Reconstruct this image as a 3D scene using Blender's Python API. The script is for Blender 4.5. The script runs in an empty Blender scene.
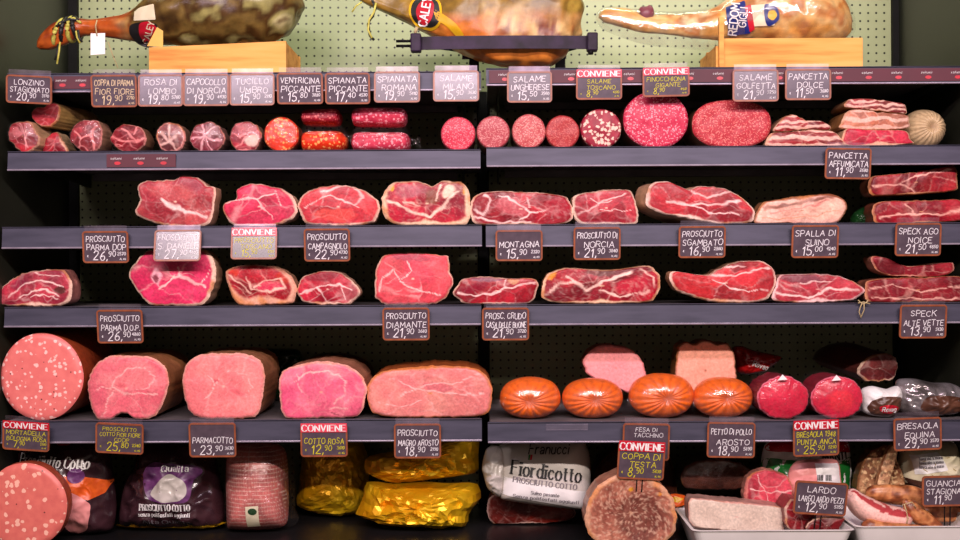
import bpy, math, random
import numpy as np
from mathutils import Vector, noise

# ------------------------------------------------------------------ camera, world, lights
D = 2.6                     # camera to shelf-front plane (m)
F = 1170.0                  # focal length in pixels of the 960x540 frame
Z0 = 1.35                   # eye height
VPX, VPY = 480.0, 260.0     # vanishing point of the shelf depth
ROLL = 0.005
scene = bpy.context.scene
COL = scene.collection

cam_data = bpy.data.cameras.new('camera')
cam = bpy.data.objects.new('camera', cam_data)
COL.objects.link(cam)
cam_data.sensor_width = 36.0
cam_data.lens = F / 960.0 * 36.0
cam_data.shift_y = -(270.0 - VPY) / 960.0
cam.location = (0, -D, Z0)
cam.rotation_euler = (math.pi / 2, ROLL, 0)
scene.camera = cam

world = bpy.data.worlds.new('world')
scene.world = world
world.use_nodes = True
world.node_tree.nodes['Background'].inputs['Color'].default_value = (0.55, 0.43, 0.36, 1)
world.node_tree.nodes['Background'].inputs['Strength'].default_value = 0.30


def lamp(name, loc, target, sx, sy, power, color, spread=180):
    l = bpy.data.lights.new(name, 'AREA')
    l.shape = 'RECTANGLE'
    l.size, l.size_y = sx, sy
    l.energy = power
    l.color = color
    l.spread = math.radians(spread)
    o = bpy.data.objects.new(name, l)
    COL.objects.link(o)
    o.location = loc
    o.rotation_euler = (Vector(target) - Vector(loc)).to_track_quat('-Z', 'Y').to_euler()
    return o


LY, LZ = -1.35, Z0 + 0.70     # the tube over the front of the counter
lamp('canopy_tube', (0, LY, LZ), (0, 0.1, Z0 - 0.1), 2.9, 0.05, 23, (1.0, 0.74, 0.94))
lamp('aisle_tube', (0.1, -3.5, Z0 + 1.60), (0, 0.2, Z0 - 0.2), 3.4, 0.07, 170, (1.0, 0.86, 0.80))
lamp('case_top_tube', (0.0, 0.10, Z0 + 0.86), (0, 0.42, Z0 + 0.45), 2.0, 0.04, 3.0, (0.93, 1.0, 0.80), 130)

vs = scene.view_settings
vs.view_transform = 'Standard'
vs.look = 'None'
vs.exposure = 0.0
vs.gamma = 1.0
vs.use_curve_mapping = False
scene.cycles.use_denoising = True
scene.cycles.max_bounces = 8
scene.cycles.transparent_max_bounces = 12
scene.cycles.sample_clamp_indirect = 4.0
scene.cycles.caustics_reflective = False
scene.cycles.caustics_refractive = False


# ------------------------------------------------------------------ helpers
def unroll(px, py):
    return px - (py - 270) * ROLL, py + (px - 480) * ROLL


def at(px, py, Y=0.0):
    """a point of the place that the photograph shows at pixel px, py, at depth Y"""
    x, y = unroll(px, py)
    s = (D + Y) / F
    return Vector(((x - VPX) * s, Y, Z0 + (VPY - y) * s))


def zrow(y, Y=0.0):
    return Z0 + (VPY - y) * (D + Y) / F


def lin(c):
    out = []
    for v in c[:3]:
        v = v / 255.0
        out.append(v / 12.92 if v <= 0.04045 else ((v + 0.055) / 1.055) ** 2.4)
    return np.array(out)


def lin4(c):
    a = lin(c)
    return (a[0], a[1], a[2], 1.0)


def props(o, label=None, cat=None, group=None, kind=None):
    if label: o['label'] = label
    if cat: o['category'] = cat
    if group: o['group'] = group
    if kind: o['kind'] = kind
    return o


def thing(name, loc, label, cat, group=None, rot=(0, 0, 0)):
    o = bpy.data.objects.new(name, None)
    COL.objects.link(o)
    o.location = loc
    o.rotation_euler = rot
    o.empty_display_size = 0.02
    return props(o, label, cat, group)


def mk(name, verts, faces, mat, parent=None, smooth=True, colors=None, local=False, label=None):
    if parent is not None and not local:
        L = parent.location
        verts = [(v[0] - L[0], v[1] - L[1], v[2] - L[2]) for v in verts]
    me = bpy.data.meshes.new(name)
    me.from_pydata([tuple(map(float, v)) for v in verts], [], faces)
    me.materials.append(mat)
    if smooth:
        me.polygons.foreach_set('use_smooth', [True] * len(me.polygons))
    if colors is not None:
        a = me.attributes.new('Col', 'FLOAT_COLOR', 'POINT')
        c4 = np.ones((len(verts), 4), dtype=np.float32)
        c4[:, :3] = colors
        a.data.foreach_set('color', c4.ravel())
    me.validate()
    me.update()
    o = bpy.data.objects.new(name, me)
    COL.objects.link(o)
    if parent is not None:
        o.parent = parent
    if label: o['label'] = label
    return o


def fix_normals(o):
    import bmesh
    bm = bmesh.new()
    bm.from_mesh(o.data)
    bmesh.ops.recalc_face_normals(bm, faces=bm.faces)
    bm.to_mesh(o.data)
    bm.free()
    return o


class MB:
    """collects boxes, bars and prisms into one mesh"""
    def __init__(self):
        self.v, self.f = [], []

    def box(self, x0, x1, y0, y1, z0, z1, b=0.0):
        n = len(self.v)
        if b <= 0:
            for x in (x0, x1):
                for y in (y0, y1):
                    for z in (z0, z1):
                        self.v.append((x, y, z))
            for q in ((0, 1, 3, 2), (4, 6, 7, 5), (0, 4, 5, 1), (2, 3, 7, 6), (0, 2, 6, 4), (1, 5, 7, 3)):
                self.f.append(tuple(n + i for i in q))
        else:
            import bmesh
            bm = bmesh.new()
            bmesh.ops.create_cube(bm, size=1)
            for w in bm.verts:
                w.co = Vector(((x0 + x1) / 2 + w.co.x * (x1 - x0), (y0 + y1) / 2 + w.co.y * (y1 - y0), (z0 + z1) / 2 + w.co.z * (z1 - z0)))
            bmesh.ops.bevel(bm, geom=bm.edges[:], offset=b, segments=2, affect='EDGES', profile=0.5)
            bm.verts.index_update()
            for w in bm.verts:
                self.v.append(tuple(w.co))
            for fc in bm.faces:
                self.f.append(tuple(n + w.index for w in fc.verts))
            bm.free()
        return self

    def prism(self, pts, axis, a0, a1):
        """closed 2D polygon extruded along axis; pts are the two remaining coordinates in order"""
        n = len(self.v)
        k = len(pts)
        for a in (a0, a1):
            for p, q in pts:
                self.v.append((a, p, q) if axis == 'x' else ((p, a, q) if axis == 'y' else (p, q, a)))
        for i in range(k):
            j = (i + 1) % k
            self.f.append((n + i, n + j, n + k + j, n + k + i))
        self.f.append(tuple(n + i for i in range(k))[::-1])
        self.f.append(tuple(n + k + i for i in range(k)))
        return self

    def tube(self, pts, r, seg=8, closed=False):
        pts = [Vector(p) for p in pts]
        n0 = len(self.v)
        k = len(pts)
        for i, p in enumerate(pts):
            a = pts[max(0, i - 1)]
            b = pts[min(k - 1, i + 1)]
            t = (b - a).normalized()
            up = Vector((0, 0, 1)) if abs(t.z) < 0.9 else Vector((1, 0, 0))
            u = t.cross(up).normalized()
            w = t.cross(u).normalized()
            rr = r[i] if isinstance(r, (list, tuple)) else r
            for j in range(seg):
                an = 2 * math.pi * j / seg
                self.v.append(tuple(p + u * (rr * math.cos(an)) + w * (rr * math.sin(an))))
        for i in range(k - 1):
            for j in range(seg):
                jj = (j + 1) % seg
                self.f.append((n0 + i * seg + j, n0 + i * seg + jj, n0 + (i + 1) * seg + jj, n0 + (i + 1) * seg + j))
        self.f.append(tuple(n0 + j for j in range(seg)))
        self.f.append(tuple(n0 + (k - 1) * seg + j for j in range(seg))[::-1])
        return self

    def build(self, name, mat, parent=None, smooth=False, local=False, label=None):
        return fix_normals(mk(name, self.v, self.f, mat, parent, smooth, None, local, label))


# ------------------------------------------------------------------ materials
MATS = {}


def newmat(name):
    m = bpy.data.materials.new(name)
    m.use_nodes = True
    nt = m.node_tree
    b = nt.nodes['Principled BSDF']
    MATS[name] = m
    return m, nt, b


def link(nt, a, b):
    nt.links.new(a, b)


def add_bump(nt, b, src, strength, dist=0.002):
    bp = nt.nodes.new('ShaderNodeBump')
    bp.inputs['Strength'].default_value = strength
    bp.inputs['Distance'].default_value = dist
    link(nt, src, bp.inputs['Height'])
    link(nt, bp.outputs['Normal'], b.inputs['Normal'])


def noise_node(nt, scale, detail=3, coord='Object', stretch=None):
    tc = nt.nodes.new('ShaderNodeTexCoord')
    n = nt.nodes.new('ShaderNodeTexNoise')
    n.inputs['Scale'].default_value = scale
    n.inputs['Detail'].default_value = detail
    if stretch:
        mp = nt.nodes.new('ShaderNodeMapping')
        mp.inputs['Scale'].default_value = stretch
        link(nt, tc.outputs[coord], mp.inputs['Vector'])
        link(nt, mp.outputs['Vector'], n.inputs['Vector'])
    else:
        link(nt, tc.outputs[coord], n.inputs['Vector'])
    return n


def ramp(nt, src, stops):
    r = nt.nodes.new('ShaderNodeValToRGB')
    el = r.color_ramp.elements
    while len(el) < len(stops):
        el.new(0.5)
    for e, (p, c) in zip(el, stops):
        e.position = p
        e.color = lin4(c)
    link(nt, src, r.inputs['Fac'])
    return r


def simple(name, c, rough=0.5, metal=0.0, c2=None, nscale=40, bump=0.0, coat=0.0, spec=0.5, detail=4, stretch=None):
    m, nt, b = newmat(name)
    b.inputs['Roughness'].default_value = rough
    b.inputs['Metallic'].default_value = metal
    b.inputs['Coat Weight'].default_value = coat
    b.inputs['Coat Roughness'].default_value = 0.15
    b.inputs['Specular IOR Level'].default_value = spec
    n = noise_node(nt, nscale, detail, stretch=stretch)
    c2 = c2 or tuple(v * 0.85 for v in c)
    r = ramp(nt, n.outputs['Fac'], [(0.35, c2), (0.65, c)])
    link(nt, r.outputs['Color'], b.inputs['Base Color'])
    if bump:
        add_bump(nt, b, n.outputs['Fac'], bump)
    return m


def attr_mat(name, rough, coat=0.0, grain=0.14, gscale=260, bump=0.25, bscale=140, sss=0.0, spec=0.5):
    """colour of the flesh, fat and rind is carried by the mesh; fine grain and wetness by nodes"""
    m, nt, b = newmat(name)
    a = nt.nodes.new('ShaderNodeAttribute')
    a.attribute_name = 'Col'
    n = noise_node(nt, gscale, 4)
    mr = nt.nodes.new('ShaderNodeMapRange')
    mr.inputs['From Min'].default_value = 0.3
    mr.inputs['From Max'].default_value = 0.7
    mr.inputs['To Min'].default_value = 1 - grain
    mr.inputs['To Max'].default_value = 1 + grain
    link(nt, n.outputs['Fac'], mr.inputs['Value'])
    mx = nt.nodes.new('ShaderNodeVectorMath')
    mx.operation = 'SCALE'
    link(nt, a.outputs['Color'], mx.inputs[0])
    link(nt, mr.outputs['Result'], mx.inputs['Scale'])
    link(nt, mx.outputs['Vector'], b.inputs['Base Color'])
    b.inputs['Roughness'].default_value = rough
    b.inputs['Coat Weight'].default_value = coat
    b.inputs['Coat Roughness'].default_value = 0.2
    b.inputs['Specular IOR Level'].default_value = spec
    n2 = noise_node(nt, bscale, 3)
    add_bump(nt, b, n2.outputs['Fac'], bump)
    return m


def salami_mat(name, lean, lean2, fat, scale, amount, rough=0.4, warp=0.5):
    m, nt, b = newmat(name)
    tc = nt.nodes.new('ShaderNodeTexCoord')
    nz = nt.nodes.new('ShaderNodeTexNoise')
    nz.inputs['Scale'].default_value = scale * 0.7
    nz.inputs['Detail'].default_value = 3
    link(nt, tc.outputs['Object'], nz.inputs['Vector'])
    sub = nt.nodes.new('ShaderNodeVectorMath'); sub.operation = 'SUBTRACT'
    sub.inputs[1].default_value = (0.5, 0.5, 0.5)
    link(nt, nz.outputs['Color'], sub.inputs[0])
    sc = nt.nodes.new('ShaderNodeVectorMath'); sc.operation = 'SCALE'
    sc.inputs['Scale'].default_value = warp / scale * 3
    link(nt, sub.outputs['Vector'], sc.inputs[0])
    add = nt.nodes.new('ShaderNodeVectorMath'); add.operation = 'ADD'
    link(nt, tc.outputs['Object'], add.inputs[0])
    link(nt, sc.outputs['Vector'], add.inputs[1])
    vo = nt.nodes.new('ShaderNodeTexVoronoi')
    vo.inputs['Scale'].default_value = scale
    link(nt, add.outputs['Vector'], vo.inputs['Vector'])
    # each cell: a fat fleck when its random value is under «amount»
    sep = nt.nodes.new('ShaderNodeSeparateColor')
    link(nt, vo.outputs['Color'], sep.inputs['Color'])
    lt = nt.nodes.new('ShaderNodeMath'); lt.operation = 'LESS_THAN'
    lt.inputs[1].default_value = amount
    link(nt, sep.outputs['Red'], lt.inputs[0])
    edge = nt.nodes.new('ShaderNodeMapRange')
    edge.inputs['From Min'].default_value = 0.62
    edge.inputs['From Max'].default_value = 0.42
    link(nt, vo.outputs['Distance'], edge.inputs['Value'])
    mul = nt.nodes.new('ShaderNodeMath'); mul.operation = 'MULTIPLY'
    link(nt, lt.outputs[0], mul.inputs[0])
    link(nt, edge.outputs['Result'], mul.inputs[1])
    n2 = noise_node(nt, scale * 0.45, 4)
    r = ramp(nt, n2.outputs['Fac'], [(0.35, lean2), (0.65, lean)])
    mix = nt.nodes.new('ShaderNodeMix'); mix.data_type = 'RGBA'
    link(nt, mul.outputs[0], mix.inputs['Factor'])
    link(nt, r.outputs['Color'], mix.inputs['A'])
    mix.inputs['B'].default_value = lin4(fat)
    link(nt, mix.outputs['Result'], b.inputs['Base Color'])
    b.inputs['Roughness'].default_value = rough
    b.inputs['Specular IOR Level'].default_value = 0.2
    add_bump(nt, b, n2.outputs['Fac'], 0.2)
    return m


def film_mat(name, tint=(255, 250, 250), amount=0.09, rough=0.12, bump=0.6, bscale=60):
    """clear plastic film: mostly see-through, glossy folds"""
    m, nt, b = newmat(name)
    nt.nodes.remove(b)
    out = nt.nodes['Material Output']
    tr = nt.nodes.new('ShaderNodeBsdfTransparent')
    gl = nt.nodes.new('ShaderNodeBsdfGlossy')
    gl.inputs['Color'].default_value = lin4(tint)
    gl.inputs['Roughness'].default_value = rough
    df = nt.nodes.new('ShaderNodeBsdfDiffuse')
    df.inputs['Color'].default_value = lin4(tint)
    m1 = nt.nodes.new('ShaderNodeMixShader'); m1.inputs[0].default_value = 0.15
    link(nt, gl.outputs[0], m1.inputs[1]); link(nt, df.outputs[0], m1.inputs[2])
    n = noise_node(nt, bscale, 4)
    bp = nt.nodes.new('ShaderNodeBump')
    bp.inputs['Strength'].default_value = bump
    bp.inputs['Distance'].default_value = 0.004
    link(nt, n.outputs['Fac'], bp.inputs['Height'])
    link(nt, bp.outputs[0], gl.inputs['Normal'])
    mr = nt.nodes.new('ShaderNodeMapRange')
    mr.inputs['From Min'].default_value = 0.4; mr.inputs['From Max'].default_value = 0.75
    mr.inputs['To Min'].default_value = amount * 0.5; mr.inputs['To Max'].default_value = amount * 1.8
    link(nt, n.outputs['Fac'], mr.inputs['Value'])
    m2 = nt.nodes.new('ShaderNodeMixShader')
    link(nt, mr.outputs['Result'], m2.inputs[0])
    link(nt, tr.outputs[0], m2.inputs[1]); link(nt, m1.outputs[0], m2.inputs[2])
    link(nt, m2.outputs[0], out.inputs['Surface'])
    return m


def pegboard_mat():
    m, nt, b = newmat('pegboard')
    tc = nt.nodes.new('ShaderNodeTexCoord')
    sep = nt.nodes.new('ShaderNodeSeparateXYZ')
    link(nt, tc.outputs['Object'], sep.inputs[0])
    pitch = 0.0211

    def cell(sock):
        d = nt.nodes.new('ShaderNodeMath'); d.operation = 'DIVIDE'; d.inputs[1].default_value = pitch
        link(nt, sock, d.inputs[0])
        fr = nt.nodes.new('ShaderNodeMath'); fr.operation = 'FRACT'
        link(nt, d.outputs[0], fr.inputs[0])
        s = nt.nodes.new('ShaderNodeMath'); s.operation = 'SUBTRACT'; s.inputs[1].default_value = 0.5
        link(nt, fr.outputs[0], s.inputs[0])
        q = nt.nodes.new('ShaderNodeMath'); q.operation = 'POWER'; q.inputs[1].default_value = 2
        ab = nt.nodes.new('ShaderNodeMath'); ab.operation = 'ABSOLUTE'
        link(nt, s.outputs[0], ab.inputs[0])
        link(nt, ab.outputs[0], q.inputs[0])
        return q
    ax, az = cell(sep.outputs['X']), cell(sep.outputs['Z'])
    ad = nt.nodes.new('ShaderNodeMath'); ad.operation = 'ADD'
    link(nt, ax.outputs[0], ad.inputs[0]); link(nt, az.outputs[0], ad.inputs[1])
    lt = nt.nodes.new('ShaderNodeMapRange')
    lt.inputs['From Min'].default_value = 0.012
    lt.inputs['From Max'].default_value = 0.024
    link(nt, ad.outputs[0], lt.inputs['Value'])
    n = noise_node(nt, 3.5, 4)
    r = ramp(nt, n.outputs['Fac'], [(0.3, (138, 146, 108)), (0.7, (164, 170, 132))])
    mix = nt.nodes.new('ShaderNodeMix'); mix.data_type = 'RGBA'
    link(nt, lt.outputs['Result'], mix.inputs['Factor'])
    mix.inputs['A'].default_value = lin4((22, 22, 14))
    link(nt, r.outputs['Color'], mix.inputs['B'])
    link(nt, mix.outputs['Result'], b.inputs['Base Color'])
    b.inputs['Roughness'].default_value = 0.35
    b.inputs['Specular IOR Level'].default_value = 0.2
    return m


def wood_mat():
    m, nt, b = newmat('pine_wood')
    n = noise_node(nt, 14, 5, stretch=(0.35, 2.0, 4.0))
    r = ramp(nt, n.outputs['Fac'], [(0.3, (190, 120, 52)), (0.5, (224, 160, 80)), (0.7, (232, 174, 96))])
    link(nt, r.outputs['Color'], b.inputs['Base Color'])
    b.inputs['Roughness'].default_value = 0.6
    b.inputs['Specular IOR Level'].default_value = 0.2
    return m


M_FACE = attr_mat('cut_meat', 0.42, coat=0.05, grain=0.16, gscale=200, bump=0.35, bscale=160, spec=0.18)
M_RIND = attr_mat('rind_skin', 0.42, coat=0.1, grain=0.2, gscale=90, bump=0.6, bscale=70)
M_HAM = attr_mat('cured_skin', 0.34, spec=0.3, coat=0.12, grain=0.22, gscale=55, bump=0.8, bscale=34)
M_CASING = attr_mat('gathered_casing', 0.36, coat=0.12, grain=0.16, gscale=120, bump=0.2, bscale=60)
M_FILM = film_mat('clear_film')
M_FILM2 = film_mat('cloudy_film', (235, 225, 225), 0.055, 0.14, 0.9, 90)
M_PEG = pegboard_mat()
M_WOOD = wood_mat()
M_DARKWALL = simple('dark_laminate', (40, 42, 32), 0.4, 0, (28, 30, 22), 5)
M_BLACK = simple('black_metal', (14, 13, 13), 0.6, 0, (9, 8, 8), 30, spec=0.15)
M_ROPE = simple('yellow_rope_fibre', (206, 200, 96), 0.7, 0, (170, 160, 60), 120)
M_RAIL = simple('lilac_grey_rail', (66, 64, 80), 0.48, 0.2, (52, 51, 66), 14, stretch=(0.6, 4, 4), spec=0.3)
M_EDGE = simple('pale_rail_edge', (150, 140, 154), 0.35, 0.3, (126, 116, 130), 30)
M_SHELF = simple('shelf_sheet', (120, 112, 114), 0.45, 0.1, (98, 92, 94), 12)
M_MAROON = simple('maroon_strip', (84, 20, 38), 0.6, 0, (72, 18, 34), 8)
M_DECK = simple('dark_steel_deck', (46, 44, 46), 0.3, 0.5, (34, 32, 34), 8)
M_FLOOR = simple('shop_floor', (110, 100, 92), 0.4, 0, (92, 84, 78), 3)
M_SLATE = simple('slate_card', (84, 70, 80), 0.30, 0, (72, 60, 70), 60, coat=0.35)
M_FRAME = simple('brown_card_border', (150, 82, 50), 0.4, 0, (126, 66, 42), 50)
M_CHALK = simple('white_chalk_pen', (238, 234, 236), 0.6, 0, (226, 220, 224), 80)
M_CREAMINK = simple('cream_chalk_pen', (226, 200, 160), 0.6, 0, (210, 186, 148), 80)
M_YELLOW = simple('yellow_chalk_pen', (214, 202, 24), 0.6, 0, (196, 186, 20), 80)
M_RED = simple('red_print', (196, 20, 44), 0.4, 0, (176, 14, 36), 30)
M_PINKRED = simple('pink_red_print', (226, 70, 90), 0.4, 0, (210, 56, 76), 30)
M_WHITE = simple('white_print', (240, 236, 234), 0.5, 0, (228, 224, 222), 30)
M_BLACKPRINT = simple('black_print', (24, 22, 24), 0.5, 0, (16, 15, 16), 30)
M_GREYPRINT = simple('grey_print', (120, 112, 118), 0.5, 0, (104, 96, 102), 30)
M_HOLDER = film_mat('clear_tag_holder', (226, 206, 226), 0.08, 0.4, 0.05, 20)
M_GOLD = simple('gold_foil', (252, 204, 34), 0.36, 0.45, (232, 158, 12), 9, bump=0.1)
M_PLUM = simple('plum_bag', (66, 38, 44), 0.26, 0, (44, 24, 30), 14, bump=0.25, coat=0.5)
M_GREYBAG = simple('pale_grey_bag', (206, 198, 190), 0.35, 0.0, (190, 182, 174), 10, bump=0.15, coat=0.3)
M_CREAMPAPER = simple('cream_paper', (232, 222, 190), 0.6, 0, (222, 210, 176), 20)
M_BLUE = simple('blue_print', (28, 44, 120), 0.4, 0, (20, 34, 100), 30)
M_YELLABEL = simple('yellow_label', (224, 176, 30), 0.4, 0, (206, 156, 20), 20)
M_GREEN = simple('green_print', (30, 130, 52), 0.3, 0, (20, 106, 40), 20, coat=0.4)
M_TRAY = simple('white_tray', (226, 220, 216), 0.35, 0, (214, 208, 204), 10)
M_STRAP = simple('purple_grey_steel', (52, 36, 60), 0.45, 0.0, (26, 18, 28), 22, spec=0.12)
M_STRING = simple('string', (196, 176, 130), 0.8, 0, (160, 140, 100), 200)
M_REDBAG = simple('red_bag', (190, 24, 26), 0.25, 0, (150, 14, 18), 12, bump=0.3, coat=0.5)
M_GREENBAG = simple('dark_green_bag', (26, 70, 30), 0.25, 0, (14, 44, 18), 12, bump=0.3, coat=0.5)
M_SILVER = simple('silver_bag', (196, 188, 192), 0.22, 0.7, (120, 112, 110), 16, bump=0.4)
M_PURPLEPRINT = simple('violet_print', (122, 66, 122), 0.4, 0, (80, 34, 84), 60)
M_ORANGE = simple('orange_print', (226, 96, 30), 0.4, 0, (200, 76, 20), 60)
M_PINKPLAIN = simple('plain_pink_paste', (232, 150, 146), 0.42, 0, (226, 142, 138), 20)
M_BROWNPAPER = simple('brown_wrap', (96, 60, 44), 0.4, 0, (70, 42, 32), 14, bump=0.4)

M_S_FINE = salami_mat('fine_salami', (206, 56, 78), (184, 42, 64), (226, 124, 132), 400, 0.42)
M_S_PALE = salami_mat('pale_fine_salami', (178, 78, 84), (160, 62, 70), (204, 132, 128), 420, 0.45)
M_S_PALE2 = salami_mat('rosy_fine_salami', (190, 88, 88), (172, 70, 74), (212, 146, 136), 400, 0.45)
M_S_BROWN = salami_mat('reddish_fine_salami', (172, 56, 56), (150, 44, 48), (190, 96, 88), 420, 0.42)
M_S_COARSE = salami_mat('coarse_salami', (158, 40, 58), (128, 28, 46), (232, 194, 174), 125, 0.5)
M_S_BIG = salami_mat('wide_salami', (200, 50, 80), (178, 38, 66), (232, 146, 156), 300, 0.34)
M_S_GOLF = salami_mat('oval_salami', (188, 58, 66), (164, 44, 54), (220, 124, 116), 380, 0.36)
M_S_SPICY = salami_mat('spicy_salami', (222, 60, 26), (196, 36, 18), (248, 160, 90), 170, 0.34)
M_S_SPIAN = salami_mat('dark_pressed_salami', (160, 30, 46), (126, 20, 36), (200, 96, 96), 190, 0.34)
M_S_PINK = salami_mat('pink_pressed_salami', (206, 66, 88), (178, 44, 68), (232, 150, 158), 180, 0.4)
M_TESTA = salami_mat('head_cheese', (186, 96, 84), (150, 66, 62), (226, 172, 150), 75, 0.42)
M_MORTA = None


def mortadella_mat(name, base, base2, fat, scale, amount):
    m, nt, b = newmat(name)
    tc = nt.nodes.new('ShaderNodeTexCoord')
    vo = nt.nodes.new('ShaderNodeTexVoronoi'); vo.inputs['Scale'].default_value = scale
    mp = nt.nodes.new('ShaderNodeMapping')
    nz = nt.nodes.new('ShaderNodeTexNoise'); nz.inputs['Scale'].default_value = scale * 1.2
    link(nt, tc.outputs['Object'], nz.inputs['Vector'])
    sc = nt.nodes.new('ShaderNodeVectorMath'); sc.operation = 'SCALE'; sc.inputs['Scale'].default_value = 0.6 / scale
    link(nt, nz.outputs['Color'], sc.inputs[0])
    add = nt.nodes.new('ShaderNodeVectorMath'); add.operation = 'ADD'
    link(nt, tc.outputs['Object'], add.inputs[0]); link(nt, sc.outputs['Vector'], add.inputs[1])
    link(nt, add.outputs['Vector'], mp.inputs['Vector'])
    link(nt, mp.outputs['Vector'], vo.inputs['Vector'])
    sep = nt.nodes.new('ShaderNodeSeparateColor'); link(nt, vo.outputs['Color'], sep.inputs['Color'])
    lt = nt.nodes.new('ShaderNodeMath'); lt.operation = 'LESS_THAN'; lt.inputs[1].default_value = amount
    link(nt, sep.outputs['Red'], lt.inputs[0])
    sz = nt.nodes.new('ShaderNodeMath'); sz.operation = 'MULTIPLY_ADD'
    sz.inputs[1].default_value = 0.28; sz.inputs[2].default_value = 0.22
    link(nt, sep.outputs['Green'], sz.inputs[0])
    l2 = nt.nodes.new('ShaderNodeMath'); l2.operation = 'LESS_THAN'
    link(nt, vo.outputs['Distance'], l2.inputs[0]); link(nt, sz.outputs[0], l2.inputs[1])
    mul = nt.nodes.new('ShaderNodeMath'); mul.operation = 'MULTIPLY'
    link(nt, lt.outputs[0], mul.inputs[0]); link(nt, l2.outputs[0], mul.inputs[1])
    n2 = noise_node(nt, 60, 4)
    r = ramp(nt, n2.outputs['Fac'], [(0.35, base2), (0.65, base)])
    # pepper specks
    v2 = nt.nodes.new('ShaderNodeTexVoronoi'); v2.inputs['Scale'].default_value = 48
    link(nt, tc.outputs['Object'], v2.inputs['Vector'])
    l3 = nt.nodes.new('ShaderNodeMath'); l3.operation = 'LESS_THAN'; l3.inputs[1].default_value = 0.075
    link(nt, v2.outputs['Distance'], l3.inputs[0])
    mix = nt.nodes.new('ShaderNodeMix'); mix.data_type = 'RGBA'
    link(nt, mul.outputs[0], mix.inputs['Factor'])
    link(nt, r.outputs['Color'], mix.inputs['A']); mix.inputs['B'].default_value = lin4(fat)
    mix2 = nt.nodes.new('ShaderNodeMix'); mix2.data_type = 'RGBA'
    link(nt, l3.outputs[0], mix2.inputs['Factor'])
    link(nt, mix.outputs['Result'], mix2.inputs['A']); mix2.inputs['B'].default_value = lin4((60, 30, 26))
    link(nt, mix2.outputs['Result'], b.inputs['Base Color'])
    b.inputs['Roughness'].default_value = 0.45
    return m


M_MORTA = mortadella_mat('mortadella', (226, 118, 112), (218, 108, 104), (246, 190, 182), 92, 0.52)
M_MORTA2 = mortadella_mat('mortadella_pistachio', (218, 112, 100), (206, 100, 92), (240, 180, 160), 80, 0.42)


# ------------------------------------------------------------------ shapes
def spline_closed(pts, n):
    P = np.array(pts, dtype=float)
    k = len(P)
    out = []
    sub = 24
    for i in range(k):
        p0, p1, p2, p3 = P[(i - 1) % k], P[i], P[(i + 1) % k], P[(i + 2) % k]
        for j in range(sub):
            t = j / sub
            a = 0.42
            m1, m2 = (p2 - p0) * a, (p3 - p1) * a
            h1 = 2 * t**3 - 3 * t**2 + 1; h2 = -2 * t**3 + 3 * t**2
            h3 = t**3 - 2 * t**2 + t; h4 = t**3 - t**2
            out.append(h1 * p1 + h2 * p2 + h3 * m1 + h4 * m2)
    Q = np.array(out)
    seg = np.linalg.norm(np.roll(Q, -1, 0) - Q, axis=1)
    cum = np.concatenate([[0], np.cumsum(seg)])
    Q2 = np.vstack([Q, Q[:1]])
    t = np.linspace(0, cum[-1], n, endpoint=False)
    return np.stack([np.interp(t, cum, Q2[:, 0]), np.interp(t, cum, Q2[:, 1])], axis=1)


def spline_open(P, n):
    P = np.array(P, dtype=float)
    k = len(P)
    ts = np.linspace(0, k - 1, n)
    out = []
    for t in ts:
        i = min(int(t), k - 2)
        u = t - i
        p1, p2 = P[i], P[i + 1]
        p0 = P[i - 1] if i > 0 else 2 * p1 - p2
        p3 = P[i + 2] if i + 2 < k else 2 * p2 - p1
        m1, m2 = (p2 - p0) * 0.5, (p3 - p1) * 0.5
        out.append((2*u**3 - 3*u**2 + 1) * p1 + (-2*u**3 + 3*u**2) * p2 + (u**3 - 2*u**2 + u) * m1 + (u**3 - u**2) * m2)
    return np.array(out)


def oval(cx, cy, rx, ry, n=14, wob=0.0, seed=0, p=2.0):
    rnd = random.Random(seed)
    pts = []
    for i in range(n):
        a = 2 * math.pi * i / n
        k = 1 + rnd.uniform(-wob, wob)
        c, s = math.cos(a), math.sin(a)
        e = 2.0 / p
        pts.append((cx + rx * k * math.copysign(abs(c) ** e, c), cy + ry * k * math.copysign(abs(s) ** e, s)))
    return pts


def seg_dist(p, pts):
    """distance of points p (n,2) to a polyline"""
    d = np.full(len(p), 1e9)
    pts = np.array(pts, dtype=float)
    for a, b in zip(pts[:-1], pts[1:]):
        ab = b - a
        L = max(1e-9, float(ab @ ab))
        t = np.clip(((p - a) @ ab) / L, 0, 1)
        q = a + t[:, None] * ab
        d = np.minimum(d, np.linalg.norm(p - q, axis=1))
    return d


def sstep(e0, e1, x):
    t = np.clip((x - e0) / (e1 - e0), 0, 1)
    return t * t * (3 - 2 * t)


def nz(p, scale, seed, sx=1.0, sy=1.0, oct_=2):
    out = np.zeros(len(p))
    for i, (x, y) in enumerate(p):
        v = Vector((x * scale * sx, y * scale * sy, seed * 7.31))
        s = noise.noise(v)
        if oct_ > 1: s += 0.5 * noise.noise(v * 2.1 + Vector((3.1, 1.7, 0)))
        if oct_ > 2: s += 0.25 * noise.noise(v * 4.3 + Vector((1.1, 6.7, 0)))
        out[i] = s
    return out


RAW = dict(meat=(196, 52, 76), dark=(160, 32, 58), fat=(244, 206, 198), rimc=(240, 200, 178), rim=(1.5, 2, 3, 2), vein=0.35)
COOKED = dict(tone=(1, .97, .92), crust=.3, lobe_tone=.12, lobes=6, lobe_line=.4, fibre=.08, rim2=(214, 140, 110), meat=(230, 124, 132), dark=(214, 96, 112), fat=(244, 184, 178), rimc=(240, 172, 156), rim=(2, 1.5, 1.5, 1.5), vein=0.4)


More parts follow.
